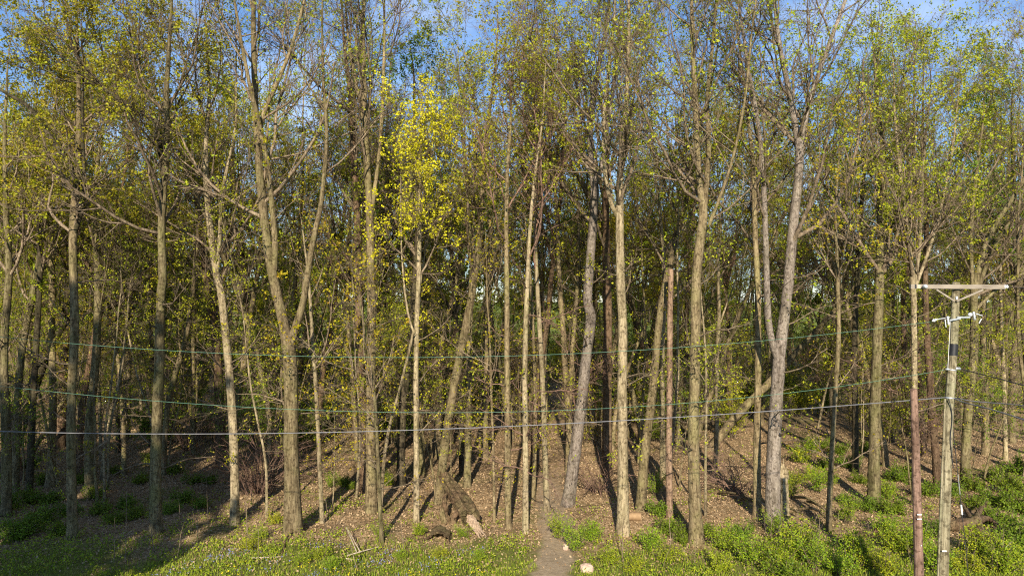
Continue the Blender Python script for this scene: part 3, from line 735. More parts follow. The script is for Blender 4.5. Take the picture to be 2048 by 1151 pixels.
while got < 235:
    y = RNG.uniform(26.5, 66); x = RNG.uniform(-1, 1) * (y * .75 + 1)
    pxx = 1024 + F * x / y
    if abs(x - path_x(y)) < 1.0 and y < 34: continue
    if 1395 < pxx < 1700 and y < 44: continue
    if y < 40 and RNG.random() < .45: continue
    k = int(RNG.choice(6, p=[.16, .18, .18, .10, .20, .18])); src = saps[k]
    o = src if k not in used else copy_tree(src); used.add(k); got += 1
    LAB[o] = base_lab[k] + (', further in than the ' if y > 34 else ', at the front near the ') + landmark(x, y)
    o.location = (x, y, float(gz(x, y))); s = RNG.uniform(.7, 1.3); o.scale = (s, s, s); o.rotation_euler = (RNG.normal(0, .06), RNG.normal(0, .06), RNG.uniform(0, 6.28))

for o, t in LAB.items(): o['label'] = t
# --- bushes
def bush(label, group, r, h, nst, leaf, leafn, lsize, cat='bush', name='bush'):
    root = empty(name, (0, 0, 0), label, cat, group); st, lf = MB(), MB()
    a = RNG.uniform(0, 6.28, nst); rr = RNG.uniform(0, .25, nst) * r
    base = np.stack([np.cos(a) * rr, np.sin(a) * rr, np.full(nst, -.08)], 1)
    K = 6; P = np.empty((nst, K, 3)); P[:, 0] = base; Ln = h * RNG.uniform(.6, 1.15, nst)
    d = nrm(np.stack([np.cos(a), np.sin(a), np.zeros(nst)], 1) * RNG.uniform(.1, 1.0, (nst, 1)) * (r / h) + [0, 0, 1])
    for k in range(1, K):
        P[:, k] = P[:, k - 1] + d * (Ln / (K - 1))[:, None]; d = nrm(d + RNG.normal(0, .17, (nst, 3)))
    R = np.linspace(.012, .005, K)[None] * np.ones((nst, 1)); tube(st, P, R, 4)
    L2, R2, _ = sprout(P, R, 6, .2, 1, lambda pl, t, m: pl * .45 * RNG.uniform(.4, 1.1, m), .8, .3, 4, .05, .2, .7, .004); tube(st, L2, R2, 3)
    st.build('stems', M['twig'], root)
    t = RNG.random(leafn); i = RNG.integers(0, len(L2), leafn); x = t * 3; k = np.minimum(x.astype(int), 2); f = (x - k)[:, None]
    c = L2[i, k] * (1 - f) + L2[i, k + 1] * f + RNG.normal(0, .05, (leafn, 3)); c[:, 2] = np.maximum(c[:, 2], .02)
    leaves(lf, c, lsize, up=.9); lf.build('foliage', M[leaf], root, smooth=False, kind='stuff')
    return root
BG = 'green bushes at the edge of the wood'
bushes = [bush('low bright green bush', BG, .8, 1.0, 22, 'lf_bush', 1900, .075),
          bush('wide yellow-green bramble bush', BG, 1.1, .8, 26, 'lf_yg', 1800, .07),
          bush('upright fresh green shrub', BG, .7, 1.6, 18, 'lf_bush', 1700, .08),
          bush('deep green leafy bush', BG, .9, .9, 22, 'lf_gr', 2000, .085)]
used = set(); base_lab = [p_['label'] for p_ in bushes]; LAB = {}
def put_bush(k, p, s, tilt=.08):
    src = bushes[k]; o = src if k not in used else copy_tree(src); used.add(k)
    LAB[o] = base_lab[k] + (' on the grassy edge near the ' if p[1] < 26 else ' on the leafy floor near the ') + landmark(p[0], p[1])
    s *= .78; o.location = tuple(p); o.scale = (s, s, s * RNG.uniform(.85, 1.1)); o.rotation_euler = (RNG.normal(0, tilt), RNG.normal(0, tilt), RNG.uniform(0, 6.28))
for px, py, k, s in [(1150,1085,2,.9),(1180,1060,0,.9),(1120,1060,2,.7),(1215,1110,0,.8),(1320,1025,3,1.1),(1345,1045,3,1.0),(1310,985,2,.8),(1365,1065,3,.8),
                     (1300,1080,0,1.0),(1340,1100,1,.9),(1270,1120,1,.8),(1450,1080,0,1),(1480,1060,3,.9),(1440,1120,1,1),(1500,1110,0,1.1),(1560,1110,0,1.3),
                     (1600,1090,0,1.4),(1630,1120,2,1),(1580,1140,3,1.2),(1680,1130,0,1.2),(1720,1100,0,1.1),(1760,1120,1,1.2),(1790,1080,0,1.1),(1700,1075,3,.8),
                     (1590,960,1,1.1),(1605,920,0,1.3),(1625,950,1,1.0),(1580,990,2,.9),(1650,930,3,1),(1790,1020,3,1.2),(1770,990,0,1),(1820,1080,0,1.2),
                     (1860,1050,3,1.0),(1870,1120,0,1.2),(1930,1120,1,1.2),(1960,1090,0,1.2),(2000,1120,0,1.3),(2035,1090,3,1.3),(2010,1010,3,1.3),(1980,1000,3,1.1),
                     (2040,1020,3,1.4),(1950,1010,3,1.0),(1410,1050,3,.8),(1545,1050,2,.7),(1690,1000,3,.8),(1720,960,3,.9),(1680,900,3,1.2),(1640,890,3,1.1),
                     (690,965,3,.8),(705,972,3,.7),(775,965,0,.8),(765,955,3,.7),(660,970,2,.5),(550,1040,1,.7),(520,1060,0,.6),(500,1080,1,.8),(600,1110,0,.6),
                     (660,1120,0,.6),(640,1095,1,.6),(760,1060,2,.5),(840,1050,0,.6),(925,1055,2,.45),(880,1095,1,.6),(800,1100,0,.5),(960,1100,0,.5),
                     (30,1060,3,1.3),(80,1040,3,1.2),(10,1010,3,1.3),(60,1000,3,1.0),(120,1050,3,.9),(200,1020,3,.9),(250,1010,3,.8),(280,960,3,.9),(370,1000,3,.9),
                     (400,1010,3,.7),(350,940,3,.9),(160,960,3,.8),(230,940,3,.8),(60,930,3,1.0),(20,950,3,1.2),
                     (1700,930,3,1.2),(1740,1015,3,1.1),(1790,955,3,1.2),(1660,965,0,1.0),(1815,945,3,1.2),(1850,985,3,1.2),(1900,985,3,1.1),(1950,975,3,1.1),(2000,960,3,1.5),
                     (2030,985,3,1.6),(2045,940,3,1.6),(1985,1040,3,1.2),(2030,1060,3,1.4),(1735,900,3,1.2),(1620,900,0,1.2),(1640,980,2,1.0),(1690,1040,2,.8),(1770,1050,0,1.0),
                     (100,1000,3,1.1),(140,1020,3,.9),(190,990,3,.9),(230,1040,3,.9),(270,1030,3,.8),(340,1020,3,.8),(390,960,3,.9),(300,920,3,.9),(420,960,3,.7),(50,1050,3,1.2),(90,960,3,1.1)]:
    put_bush(k, on_ground(px, py + (20 if py > 1040 else 6)), s)
for o, t in LAB.items(): o['label'] = t
FG = 'thicket shrubs far back in the wood'
far_b = [bush('green understorey shrub', FG, 1.6, 2.6, 26, 'lf_gr', 2600, .13, name='thicket_shrub'),
         bush('yellow-green understorey shrub', FG, 1.6, 3.2, 26, 'lf_yg', 2400, .12, name='thicket_shrub'),
         bush('brownish bare-stemmed understorey shrub', FG, 1.5, 3.4, 34, 'lf_ol', 900, .10, name='thicket_shrub')]
used2 = set(); base_lab = [p_['label'] for p_ in far_b]; LAB = {}
for i in range(190):
    y = RNG.uniform(40, 92); x = RNG.uniform(-1, 1) * (y * .76 + 2); k = int(RNG.choice(3, p=[.4, .35, .25])); src = far_b[k]
    o = src if k not in used2 else copy_tree(src); used2.add(k)
    LAB[o] = base_lab[k] + ' far back among the trunks beyond the ' + landmark(x, y)
    s = RNG.uniform(.7, 1.3) * (1 + .6 * (y > 75)); o.location = (x, y, float(gz(x, y))); o.scale = (s, s, s); o.rotation_euler = (0, 0, RNG.uniform(0, 6.28))

for o, t in LAB.items(): o['label'] = t
# --- reddish arching canes
def canes(label, base, n, Lm, spread):
    root = empty('cane_thicket', base, label, 'brambles'); mb = MB(); K = 9
    a = RNG.uniform(0, 6.28, n); P = np.empty((n, K, 3)); P[:, 0] = np.stack([np.cos(a), np.sin(a), 0 * a], 1) * RNG.uniform(0, .6, (n, 1)) - [0, 0, .05]
    d = nrm(np.stack([np.cos(a) * spread, np.sin(a) * spread, np.full(n, 1.2)], 1) + RNG.normal(0, .2, (n, 3))); Ln = Lm * RNG.uniform(.6, 1.2, n)
    for k in range(1, K):
        P[:, k] = P[:, k - 1] + d * (Ln / (K - 1))[:, None]; d = nrm(d + RNG.normal(0, .12, (n, 3)) - [0, 0, .20])
    P[:, :, 2] = np.maximum(P[:, :, 2], -.05)
    R = np.linspace(.019, .009, K)[None] * np.ones((n, 1)); tube(mb, P, R, 4)
    L2, R2, _ = sprout(P, R, 7, .25, 1, lambda pl, t, m: pl * .4 * RNG.uniform(.3, 1, m), .8, .3, 4, -.08, .2, .7, .007); tube(mb, L2, R2, 3)
    mb.build('canes', M['twig_red'], root)
canes('tangle of arching reddish bare canes beside the big forked tree', on_ground(515, 985), 60, 3.6, .55)
canes('tangle of bare reddish canes between the mossy trunk and the tall pale tree', on_ground(375, 900), 34, 3.6, .5)
canes('low bare tan canes in front of the dark reddish-brown rugged trunk', on_ground(1200, 985), 26, 2.4, .5)
canes('low bare canes beside the dead branch pile', on_ground(1470, 985), 30, 2.4, .6)

# ---------------------------------------------------------------- dead wood, stones
M['rot'] = bark_mat('rotten_wood', (0.055, 0.035, 0.02), (0.17, 0.11, 0.065), (0.28, 0.19, 0.12), (0.13, 0.13, 0.05), .5, 2)
M['split'] = plain_mat('split_wood', (0.28, 0.19, 0.12), (0.50, 0.37, 0.26), 9, .85, stretch=(1, 1, 1), bump=.5)
M['cut'] = plain_mat('cut_wood', (0.18, 0.11, 0.055), (0.29, 0.19, 0.10), 6, .8)
M['deadwood'] = plain_mat('bleached_wood', (0.26, 0.21, 0.15), (0.46, 0.39, 0.30), 10, .85)
M['stone'] = plain_mat('pink_stone', (0.36, 0.25, 0.19), (0.52, 0.38, 0.29), 7, .9, bump=.5)

def simple(name, label, cat, paths, mat, S=7, rough=.06, group=None, cap=True, part=None):
    """a log, stick or post: [(points, radii)...], first is the main piece, the rest are parts"""
    base = np.array(paths[0][0][0], float)
    root = empty(name, base, label, cat, group)
    for i, (P, R) in enumerate(paths):
        P, R = resample(P, R, max(.06, np.linalg.norm(np.array(P[-1]) - np.array(P[0])) / 22))
        mb = MB(); tube(mb, P[None], R[None], S, cap=cap, rough=rough)
        mb.build((part or ('stem', 'branch'))[min(i, 1)], M[mat], root, base)
    return root

# the big rotten log leaning on the slanting tree
lo, hi = on_ground(940, 1050), at(890, 962, 28.9)
root = empty('rotten_log', lo, 'thick rotten log leaning up against the slanting tree, its lower end split and pale', 'log')
n = 34; tt = np.linspace(0, 1, n); S = 18; an_ = np.arange(S) * 2 * np.pi / S
ax_d = nrm(hi - lo); sd_ = nrm(np.cross(ax_d, [0, 0, 1.0])); ud_ = np.cross(sd_, ax_d)
V = []
for k, t in enumerate(tt):
    c = lo + [0, 0, .26] + (hi - lo) * t + ud_ * .05 * math.sin(t * 5)
    rad = (.36 - .10 * t) * (1 + .16 * np.sin(3 * an_ + 2.2 * t) + .10 * np.sin(7 * an_ - 4 * t) + RNG.normal(0, .05, S))
    if k in (0, n - 1): c = c + ax_d * 0; rad = rad * .8
    sh = ax_d[None] * (RNG.normal(0, .16, (S, 1)) if k in (0, n - 1) else RNG.normal(0, .015, (S, 1)))
    V.append(c + rad[:, None] * (np.cos(an_)[:, None] * sd_ + np.sin(an_)[:, None] * ud_) + sh)
V = np.array(V); i_ = np.arange(n - 1)[:, None] * S; s_ = np.arange(S)[None]; s2_ = (s_ + 1) % S
mb = MB(); mb.add(V, np.stack([i_ + s_, i_ + s2_, i_ + S + s2_, i_ + S + s_], -1).reshape(-1, 4))
for k in (0, n - 1):
    cc = V[k].mean(0) + ax_d * (.25 if k == 0 else -.1); mb.add(np.vstack([V[k], cc]), None, [(S, j, (j + 1) % S) for j in range(S)])
mb.build('trunk', M['rot'], root, lo, smooth=False)
e = on_ground(969, 1080)
for j in range(9):
    off = np.array((RNG.normal(0, .10), RNG.normal(0, .06), RNG.uniform(-.02, .16)))
    mb = MB(); ln_ = RNG.uniform(.7, 1.05); e2 = lo + (e - lo) * ln_
    P, R = resample([lo + [-.06, .25, .22] + off, lo * .5 + e2 * .5 + off + [0, 0, .12], e2 + off * 1.1 + [0, 0, .02]], [.09, .07, .008], .08)
    tube(mb, P, R, 5, cap=True, rough=.18); mb.build('splinter', M['split'], root, lo, smooth=False)
for a_, b_, c_ in (((893,1040),(888,1000),(892,985)), ((905,1046),(912,1022),(922,1012)), ((890,1044),(884,1022),(880,1008))):
    rb = on_ground(*a_)
    mb = MB(); P, R = resample([rb - [0, 0, .1], at(*b_, rb[1] + .1), at(*c_, rb[1] + .3)], [.14, .11, .03], .1); tube(mb, P, R, 8, cap=True, rough=.16); mb.build('root_stub', M['rot'], root, lo, smooth=False)
# curled bark slab beside it
c0 = on_ground(880, 1076)
root = empty('bark_slab', c0, 'arched slab of dark bark lying in front of the rotten log', 'bark')
mb = MB(); n = 18; th = np.linspace(0.05, 2.75, n); arcs = []
rr_ = .40 + .10 * np.sin(th * 1.3) + RNG.normal(0, .018, n); thick = .07 * np.sin(np.linspace(.25, 2.9, n)) + .015
for grow in (0, -1):
    for yy in (-.42, .30):
        q_ = rr_ + grow * thick; jag = RNG.normal(0, .07, n)
        arcs.append(np.stack([c0[0] - q_ * 1.15 * np.cos(th) + .05, c0[1] + yy + jag + .25 * np.cos(th), c0[2] - .08 + q_ * np.sin(th) * .92], 1))
A = np.concatenate(arcs); q = []
for k in range(n - 1):
    for a_, b_ in ((0, 1), (1, 3), (3, 2), (2, 0)):
        q.append((a_ * n + k, a_ * n + k + 1, b_ * n + k + 1, b_ * n + k))
mb.add(A, q); mb.build('slab', M['rot'], root, c0, smooth=False)
simple('fallen_branch', 'thin dark branch lying across the grass from the bark slab', 'branch', [([on_ground(828,1083)+[0,0,.05], on_ground(850,1082)+[0,0,.06], on_ground(875,1072)+[0,0,.16]], [.03,.05,.06])], 'rot')
# log on the right
g = lambda a, b, h: on_ground(a, b) + np.array((0, 0, h))
simple('fallen_log', 'long fallen log behind the utility pole ending in a gnarled root plate', 'log',
       [([g(1700,1078,.1), g(1760,1066,.13), g(1830,1062,.15), g(1900,1062,.2), g(1955,1058,.28)], [.09,.12,.15,.19,.24]),
        ([g(1950,1060,.25), g(1975,1050,.38), g(2010,1068,.05)], [.14,.10,.06]), ([g(1950,1058,.3), g(1962,1040,.5), g(1975,1030,.55)], [.12,.09,.04]),
        ([g(1945,1056,.3), g(1925,1035,.55)], [.1,.05]), ([g(1955,1062,.2), g(1965,1070,.1), g(1985,1078,.02)], [.12,.1,.05])], 'rot', S=10, rough=.1)
# leaning dead trunk
a, b = on_ground(1414, 900), at(1666, 626, 44)
simple('leaning_dead_tree', 'long dead trunk leaning steeply to the right among standing trees', 'tree',
       [([a - [0, 0, .2], at(1474,826,a[1]+.5), at(1534,771,a[1]+1), at(1596,700,a[1]+2), at(1666,626,a[1]+3), at(1720,560,a[1]+3)], [.27,.25,.22,.19,.15,.09])], 'tan', S=10)
a = on_ground(60, 905)
simple('leaning_dead_tree', 'thin dead pole leaning right across the shaded trunks', 'tree', [([a - [0,0,.2], at(150,760,a[1]), at(240,650,a[1]+.5), at(325,530,a[1]+1)], [.12,.11,.09,.05])], 'tan', S=8)
# broken stump
sb = on_ground(1568, 1042); root = empty('broken_stump', sb, 'pale broken stump with a jagged top beside the heavy forked tree', 'stump')
P, R = resample([sb - [0, 0, .15], at(1568,1000,sb[1]), at(1567,940,sb[1])], [.20, .16, .15], .12); mb = MB(); tube(mb, P, R, 12, rough=.15)
top = P[-1]
for k in range(9):
    an = k * .7; q0 = top + np.array((math.cos(an), math.sin(an), 0)) * .10
    cones(mb, (q0 - [0, 0, .1])[None], (q0 + [RNG.normal(0, .05), 0, RNG.uniform(.12, .6)])[None], .075)
mb.build('trunk', M['pale'], root, sb, smooth=False)
# sawn log and stones
q = on_ground(1268, 1040)
simple('sawn_log', 'short sawn log block lying at the foot of the straight sunlit tree', 'log', [([q + [-.22, 0, .16], q + [0, 0, .17], q + [.26, 0, .16]], [.165, .165, .165])], 'cut', S=14, rough=.02)
def stone(label, px, py, w_, h_, seed):
    c = on_ground(px, py); r = np.random.default_rng(seed); mb = MB(); nu, nv = 12, 8
    u = np.linspace(0, 2 * np.pi, nu, endpoint=False); v = np.linspace(0.02, np.pi - .02, nv)
    U, Vv = np.meshgrid(u, v); n = np.stack([np.cos(U) * np.sin(Vv), np.sin(U) * np.sin(Vv), np.cos(Vv)], -1)
    n = np.sign(n) * np.abs(n) ** .62; n = n * (1 + r.normal(0, .06, n.shape[:2] + (1,)))
    V = c + n * [w_ / 2, w_ * .35, h_ / 2] + [0, 0, h_ * .38]
    i = np.arange(nv - 1)[:, None] * nu; s = np.arange(nu)[None]; s2 = (s + 1) % nu
    mb.add(V, np.stack([i + s, i + nu + s, i + nu + s2, i + s2], -1).reshape(-1, 4))
    tag(mb.build('stone', M['stone'], None, (0, 0, 0), smooth=False), label, 'stone')
stone('pale pink block of stone in the grass beside the path', 1174, 1143, .44, .30, 1)
stone('small reddish stone, the one closer to the path of two in the bushes', 1131, 1098, .2, .22, 2)
stone('small reddish stone further from the path, of two in the bushes', 1148, 1096, .2, .16, 3)
# sticks
def stick(label, pts, r, mat='deadwood', kids=()):
    simple('fallen_branch', label, 'branch', [([g(*p_) for p_ in pts], np.linspace(r, r * .4, len(pts)))] + [([g(*p_) for p_ in k_], [r * .6, r * .3]) for k_ in kids], mat, S=5)
stick('reddish strip of fallen branch on the leaf litter in front of the big forked tree', [(618,1076,.03),(660,1075,.06),(718,1073,.04)], .035, 'snag')
stick('bleached forked branch lying in the grass', [(694,1112,.03),(722,1109,.12),(758,1098,.1)], .035, kids=[[(714,1110,.1),(692,1078,.45)], [(720,1109,.12),(697,1082,.4)]])
stick('short bleached stick under the forked branch in the grass', [(692,1117,.02),(708,1120,.03)], .025)
stick('straight grey stick lying in the grass below the cane tangle', [(500,1117,.03),(530,1116,.04),(562,1114,.03)], .03)
stick('dark curved branch trailing from the roots of the big forked tree', [(566,1105,.02),(573,1078,.12),(590,1066,.1),(612,1050,.06)], .03, 'rot')
for i, (a_, b_, c_, d_) in enumerate([(1560,1020,1640,1065),(1590,1000,1650,1030),(1600,1025,1655,1045),(1615,1008,1668,1052),(1480,1005,1530,1025),(1440,990,1520,1022),(1675,1030,1705,1050),(1640,1070,1560,1042)]):
    stick('dead branch in the loose pile beside the dark-and-pale slim tree', [(a_,b_,.15),((a_+c_)/2,(b_+d_)/2,.42),(c_,d_,.2)], .065, 'tan')
    o = [x for x in COL.objects if x.name.startswith('fallen_branch')][-1]; o['group'] = 'dead branches in the pile'
for o in COL.objects:
    if o.get('label', '').startswith('dead branch in the loose pile'): o['group'] = 'dead branches in the pile'
stick('pale branch sticking up from the bushes past the utility pole', [(1980,1135,.1),(2005,1122,.35),(2030,1105,.5)], .03)
stick('dry upright weed stalk in the shaded grass', [(251,1128,0),(252,1090,.7),(253,1040,1.55)], .016, 'twig')
stick('dry bent weed stalk at the sunlit grass edge', [(417,1080,0),(414,1040,.75),(412,1012,1.25)], .012, 'twig')

# dry stalks standing in the bushes and grass
stalk = None
for i in range(46):
    px_, py_ = (RNG.uniform(1120, 2040), RNG.uniform(1085, 1150)) if i < 30 else (RNG.uniform(180, 900), RNG.uniform(1060, 1140))
    q_ = on_ground(px_, py_)
    if abs(q_[0] - path_x(q_[1])) < 1.1: continue
    if stalk is None:
        stalk = empty('dry_stalk', q_, 'thin dry tan stalk standing up from the green edge growth', 'stalk', 'dry stalks at the edge of the wood')
        P, R = resample([(0, 0, -.1), (.02, 0, .5), (-.04, .03, 1.0), (.03, .02, 1.5)], [.013, .012, .009, .005], .15)
        mb = MB(); tube(mb, P, R, 5); c_, r_, _ = sprout(P[None], R[None], 7, .35, 1, lambda pl, t, m: RNG.uniform(.1, .35, m), .8, .3, 3, .05, .15, .6, .004); tube(mb, c_, r_, 3)
        mb.build('stem', M['twig'], stalk); o = stalk
    else: o = copy_tree(stalk)
    o['label'] = 'thin dry tan stalk standing up from the green growth near the ' + landmark(q_[0], q_[1])
    o.location = tuple(q_); s_ = RNG.uniform(.55, 1.15); o.scale = (s_, s_, s_); o.rotation_euler = (RNG.normal(0, .16), RNG.normal(0, .16), RNG.uniform(0, 6.28))

# ---------------------------------------------------------------- utility pole, brown post, wires
PD = 18.0
M['polewood'] = bark_mat('pole_wood', (0.17, 0.145, 0.09), (0.27, 0.235, 0.155), (0.36, 0.32, 0.22), (0.22, 0.235, 0.14), .4, .35)
M['postwood'] = bark_mat('post_wood', (0.19, 0.115, 0.085), (0.31, 0.195, 0.15), (0.40, 0.27, 0.21), (0.30, 0.20, 0.15), .3, .35)
M['armwood'] = plain_mat('arm_wood', (0.15, 0.125, 0.10), (0.29, 0.25, 0.20), 5, .85, stretch=(.6, 4, 4))
M['porcelain'] = plain_mat('porcelain', (0.42, 0.44, 0.48), (0.55, 0.57, 0.6), 4, .25, bump=0)
M['galv'] = plain_mat('galvanised', (0.38, 0.40, 0.42), (0.55, 0.57, 0.6), 12, .45, .7, bump=0)
M['black'] = plain_mat('black_band', (0.008, 0.008, 0.01), (0.018, 0.018, 0.022), 8, .5, bump=0)
M['cable'] = plain_mat('cable_grey', (0.09, 0.09, 0.10), (0.16, 0.16, 0.18), 8, .5, bump=0)
M['cable_dk'] = plain_mat('cable_dark', (0.02, 0.02, 0.024), (0.04, 0.04, 0.045), 8, .5, bump=0)
M['copper'] = plain_mat('green_wire', (0.05, 0.14, 0.095), (0.09, 0.20, 0.14), 8, .5, bump=0)
M['whitetag'] = plain_mat('white_tag', (0.7, 0.7, 0.68), (0.8, 0.8, 0.78), 8, .6, bump=0)

gb = at(1880, 1262, PD); gb[2] = float(gz(gb[0], gb[1]))
pole = empty('utility_pole', gb, 'weathered wooden utility pole with a crossarm, insulators and a black band', 'utility pole')
def bld(name, fn, mat, parent=pole, org=gb, smooth=True):
    mb = MB(); fn(mb); return mb.build(name, M[mat], parent, org, smooth)
def pp(px, py, dy=0.0): return at(px, py, PD + dy)
PX = [(1880,1262,22.5),(1885,1151,21),(1892,960,19),(1899,795,17),(1907,690,15.5),(1910,620,14.5),(1912,564,14)]
axis_P = np.array([pp(a, b) for a, b, c in PX]); axis_R = np.array([c * .5 * PD / F for a, b, c in PX]); axis_P[0, 2] -= .4
def f(mb):
    P, R = resample(axis_P, axis_R, .3); tube(mb, P, R, 18, cap=True, rough=.006)
bld('shaft', f, 'polewood')
def beam(mb, a, b, hw, hh):
    a, b = np.array(a), np.array(b); d = nrm(b - a); s = nrm(np.cross(d, [0, 0, 1.0])); u = np.cross(s, d)
    V = [p + s * i * hw + u * j * hh for p in (a, b) for i, j in ((-1, -1), (1, -1), (1, 1), (-1, 1))]
    mb.add(V, [(0, 3, 2, 1), (4, 5, 6, 7), (0, 1, 5, 4), (1, 2, 6, 5), (2, 3, 7, 6), (3, 0, 4, 7)])
fr = -.14
arm = bld('crossarm', lambda mb: beam(mb, pp(1820, 572.5, fr), pp(2009, 573.5, fr), .045, .055), 'armwood', smooth=False)
bld('end_band', lambda mb: beam(mb, pp(1827.5, 572.6, fr), pp(1831, 572.6, fr), .047, .057), 'black', arm, smooth=False)
bld('end_cap', lambda mb: beam(mb, pp(1832, 572.6, fr), pp(1839, 572.6, fr), .047, .051), 'deadwood', arm, smooth=False)
for a, b in (((1873, 579), (1909, 602)), ((1966, 579), (1913, 602))):
    bld('brace', lambda mb, a=a, b=b: beam(mb, pp(*a, -.20), pp(*b, -.13), .015, .022), 'armwood', smooth=False)
def disc_stack(mb, a, b, rs):
    a, b = np.array(a), np.array(b); n = len(rs); P = np.stack([a + (b - a) * i / (n - 1) for i in range(n)])
    tube(mb, P[None], np.array(rs)[None], 14, cap=True)
bell = [.012, .03, .055, .062, .05, .03, .05, .055, .03, .015]
bld('insulator', lambda mb: disc_stack(mb, pp(1850, 573, -.17), pp(1850.5, 573, -.36), bell), 'porcelain')
bld('insulator', lambda mb: disc_stack(mb, pp(2005, 573, -.14), pp(2017, 573.5, -.16), bell), 'porcelain')
ribs = [.02] + [.033, .018] * 5 + [.02]
bld('fuse_cutout', lambda mb: disc_stack(mb, pp(1895, 632, -.16), pp(1897.5, 649, -.16), ribs), 'porcelain')
bld('fuse_tube', lambda mb: tube(mb, np.array([pp(1890, 638, -.17), pp(1892, 654, -.18)]), np.array([.012, .012]), 8, cap=True), 'porcelain')
bld('insulator', lambda mb: disc_stack(mb, pp(1864, 642, -.1), pp(1874, 638, -.1), [.012, .03, .05, .02, .035, .015]), 'porcelain')
bld('insulator', lambda mb: disc_stack(mb, pp(1936, 628.5, -.1), pp(1944, 629, -.1), [.02, .045, .055, .05, .02]), 'porcelain')
bld('lightning_arrester', lambda mb: disc_stack(mb, pp(1947, 623, -.12), pp(1949.5, 640, -.12), [.02, .04, .025, .04, .025, .04, .02]), 'galv')
bld('fuse_tube', lambda mb: tube(mb, np.array([pp(1952, 627, -.13), pp(1965, 631, -.15)]), np.array([.013, .011]), 8, cap=True), 'porcelain')
bld('fuse_tube', lambda mb: tube(mb, np.array([pp(1963, 637, -.13), pp(1958, 646, -.14)]), np.array([.013, .011]), 8, cap=True), 'porcelain')
bld('bracket', lambda mb: beam(mb, pp(1899, 640, -.14), pp(1921, 636, -.14), .02, .02), 'galv', smooth=False)
bld('bracket', lambda mb: beam(mb, pp(1914, 634, -.13), pp(1940, 634, -.12), .015, .02), 'galv', smooth=False)
bld('bracket', lambda mb: beam(mb, pp(1874, 638, -.1), pp(1900, 634, -.12), .008, .010), 'galv', smooth=False)
bld('tag_plate', lambda mb: beam(mb, pp(1911.5, 595, -.105), pp(1915.5, 595, -.105), .006, .035), 'whitetag', smooth=False)
def sleeve(y0, y1, grow):
    def fn(mb):
        ys = np.linspace(y0, y1, 5); ax = np.array([(a, b) for a, b, c in PX]); o = np.argsort(ax[:, 1])
        xs = np.interp(ys, ax[o, 1], ax[o, 0]); ws = np.interp(ys, ax[o, 1], np.array([c for a, b, c in PX])[o])
        P = np.array([pp(a, b) for a, b in zip(xs, ys)]); tube(mb, P, ws * .5 * PD / F + grow, 18)
    return fn
bld('black_band', sleeve(687, 710.5, .006), 'black')
bld('clamp', sleeve(737.5, 740, .012), 'galv')
bld('clamp', lambda mb: disc_stack(mb, pp(1891, 738, -.05), pp(1899, 738, -.1), [.02, .035, .03, .035, .02]), 'galv')
bld('clamp', lambda mb: disc_stack(mb, pp(1911, 736.5, -.1), pp(1921, 737, -.06), [.02, .045, .035, .045, .02]), 'galv')
bld('clamp', sleeve(793, 795.5, .012), 'galv')
bld('ground_wire', lambda mb: tube(mb, np.array([pp(1900.5, 640, -.09), pp(1898, 690, -.1), pp(1896.5, 720, -.1), pp(1895.5, 737, -.1)]), np.full(4, .006), 6), 'whitetag')
bld('conduit', lambda mb: tube(mb, np.array([pp(1890.5, 797, -.1), pp(1884, 950, -.12), pp(1876, 1151, -.14), pp(1872, 1262, -.14)]), np.full(4, .024), 8), 'polewood')
bld('drop_cable', lambda mb: tube(mb, *[x[None] for x in resample([pp(1897, 797, -.13), pp(1903, 815, -.15), pp(1905, 840, -.14), pp(1900, 875, -.14), pp(1903, 905, -.14), pp(1907, 935, -.12)], np.full(6, .011), .1)], S=6), 'cable_dk')
bld('number_tag', lambda mb: beam(mb, pp(1884, 1101, -.145), pp(1893, 1101, -.145), .004, .017), 'whitetag', smooth=False)

pb = at(1841, 1300, 17.0); pb[2] = float(gz(pb[0], pb[1]))
post = empty('brown_post', pb, 'reddish-brown wooden post without crossarm, shorter than the utility pole beside it', 'post')
def bq(px, py, dy=0.): return at(px, py, 17.0 + dy)
P, R = resample([bq(1841,1320), bq(1838,1151), bq(1833,960), bq(1828,790), bq(1827,777)], np.array([18,17.5,15.5,13.5,13.5]) * .5 * 17.0 / F, .3)
mb = MB(); tube(mb, P, R, 14, cap=True, rough=.01); mb.build('shaft', M['postwood'], post, pb)
for y in (1028, 1037):
    bld('number_tag', lambda mb, y=y: beam(mb, bq(1834.5, y, -.125), bq(1843.5, y, -.125), .004, .012), 'whitetag', post, pb, False)
bld('staple', lambda mb: beam(mb, bq(1841.5, 1090, -.13), bq(1843, 1090, -.13), .004, .012), 'whitetag', post, pb, False)

def wire(name, label, pts, r, mat, cat='cable', K=40):
    """pts: (px, py, depth) along the wire; a smooth curve through them"""
    P = np.array([at(*p_) for p_ in pts]); s = np.linspace(0, 1, len(P)); u = np.linspace(0, 1, K)
    out = np.zeros((K, 3))
    for i in range(3):
        out[:, i] = np.polyval(np.polyfit(s, P[:, i], min(3, len(P) - 1)), u)
    mb = MB(); tube(mb, out, np.full(K, r), 6)
    return tag(mb.build(name, M[mat]), label, cat)
def span(f_, x0, x1, n=14): return [(x, f_(x), PD) for x in np.linspace(x0, x1, n)]
q1 = np.polyfit([190, 512, 800, 1200, 1536, 1790, 1862], [690, 710, 714, 703, 681, 653, 642], 3)
q2 = np.polyfit([110, 420, 760, 1100, 1300, 1560, 1850, 1893], [784, 807, 825, 821, 811, 786, 746, 739], 3)
q3 = np.polyfit([0, 500, 820, 1100, 1500, 1894], [862, 866, 860, 848, 824, 794], 3)
wire('overhead_wire', 'thin greenish wire, the uppermost of those strung across the wood', span(lambda x: np.polyval(q1, x), -250, 1864, 24), .0055, 'copper', 'wire')
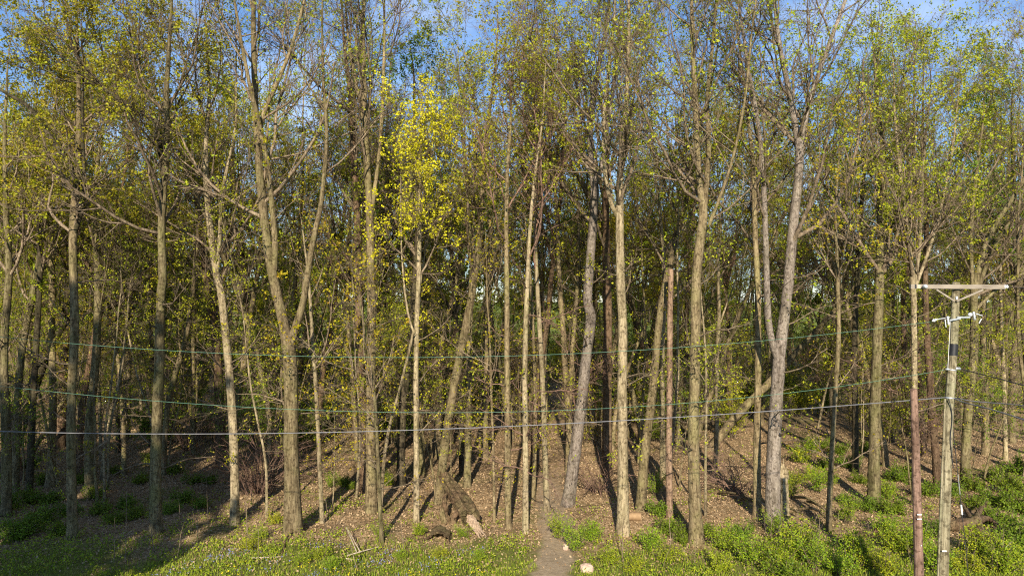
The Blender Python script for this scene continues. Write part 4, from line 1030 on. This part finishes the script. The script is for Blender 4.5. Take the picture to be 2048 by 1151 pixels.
wire('overhead_wire', 'thin greenish wire strung across the wood between the upper wire and the thick cable', span(lambda x: np.polyval(q2, x), -250, 1893, 24), .0055, 'copper', 'wire')
wire('overhead_cable', 'thick grey cable, lowest of those strung across the wood', span(lambda x: np.polyval(q3, x), -400, 1896, 24), .013, 'cable')
wire('overhead_cable', 'black cable running right and down from the upper clamp of the utility pole', [(1919,737,18),(1960,747,17),(2010,760,16),(2080,779,15)], .014, 'cable_dk')
wire('overhead_cable', 'thick grey cable running right from the lower clamp, sagging most', [(1906,794,18),(1935,806,17.4),(1985,819,16.5),(2080,851,15)], .017, 'cable')
wire('overhead_cable', 'grey cable running right from the lower clamp, nearly level', [(1906,793,18),(1950,802,17.5),(2000,806,17),(2080,815,16)], .013, 'cable')
wire('overhead_wire', 'thin wire running right from the crossarm end', [(2014,573,17.9),(2050,576,17.4),(2100,580,17)], .008, 'cable_dk', 'wire')
an = on_ground(1758, 1003)
gw = MB(); p0 = pp(1893, 741); tube(gw, np.array([p0, (p0 + an) / 2, an - [0, 0, .1]]), np.full(3, .008), 6)
tag(gw.build('guy_wire', M['cable']), 'guy wire slanting back from the utility pole to the ground in the thicket', 'wire')
p0, p1 = pp(1906, 858, -.1), pp(1940, 1175, .3); p1 = p1 + (p1 - p0) * .12
root = empty('guy_wire', p1, 'guy wire with a white marker sleeve dropping close beside the utility pole', 'wire')
bld('strand', lambda mb: tube(mb, np.stack([p0, (p0 + p1) / 2, p1]), np.full(3, .010), 6), 'cable_dk', root, p1)
bld('marker_sleeve', lambda mb: tube(mb, np.stack([p0 + (p1 - p0) * .42, p0 + (p1 - p0) * .475]), np.full(2, .022), 8, cap=True), 'whitetag', root, p1)
bld('marker_sleeve', lambda mb: tube(mb, np.stack([p0 + (p1 - p0) * .25, p0 + (p1 - p0) * .36]), np.full(2, .014), 8, cap=True), 'galv', root, p1)

tri = sum(len(m.loops) - 2 * len(m.polygons) for m in bpy.data.meshes)
print('unique triangles', tri, 'objects', len(COL.objects))
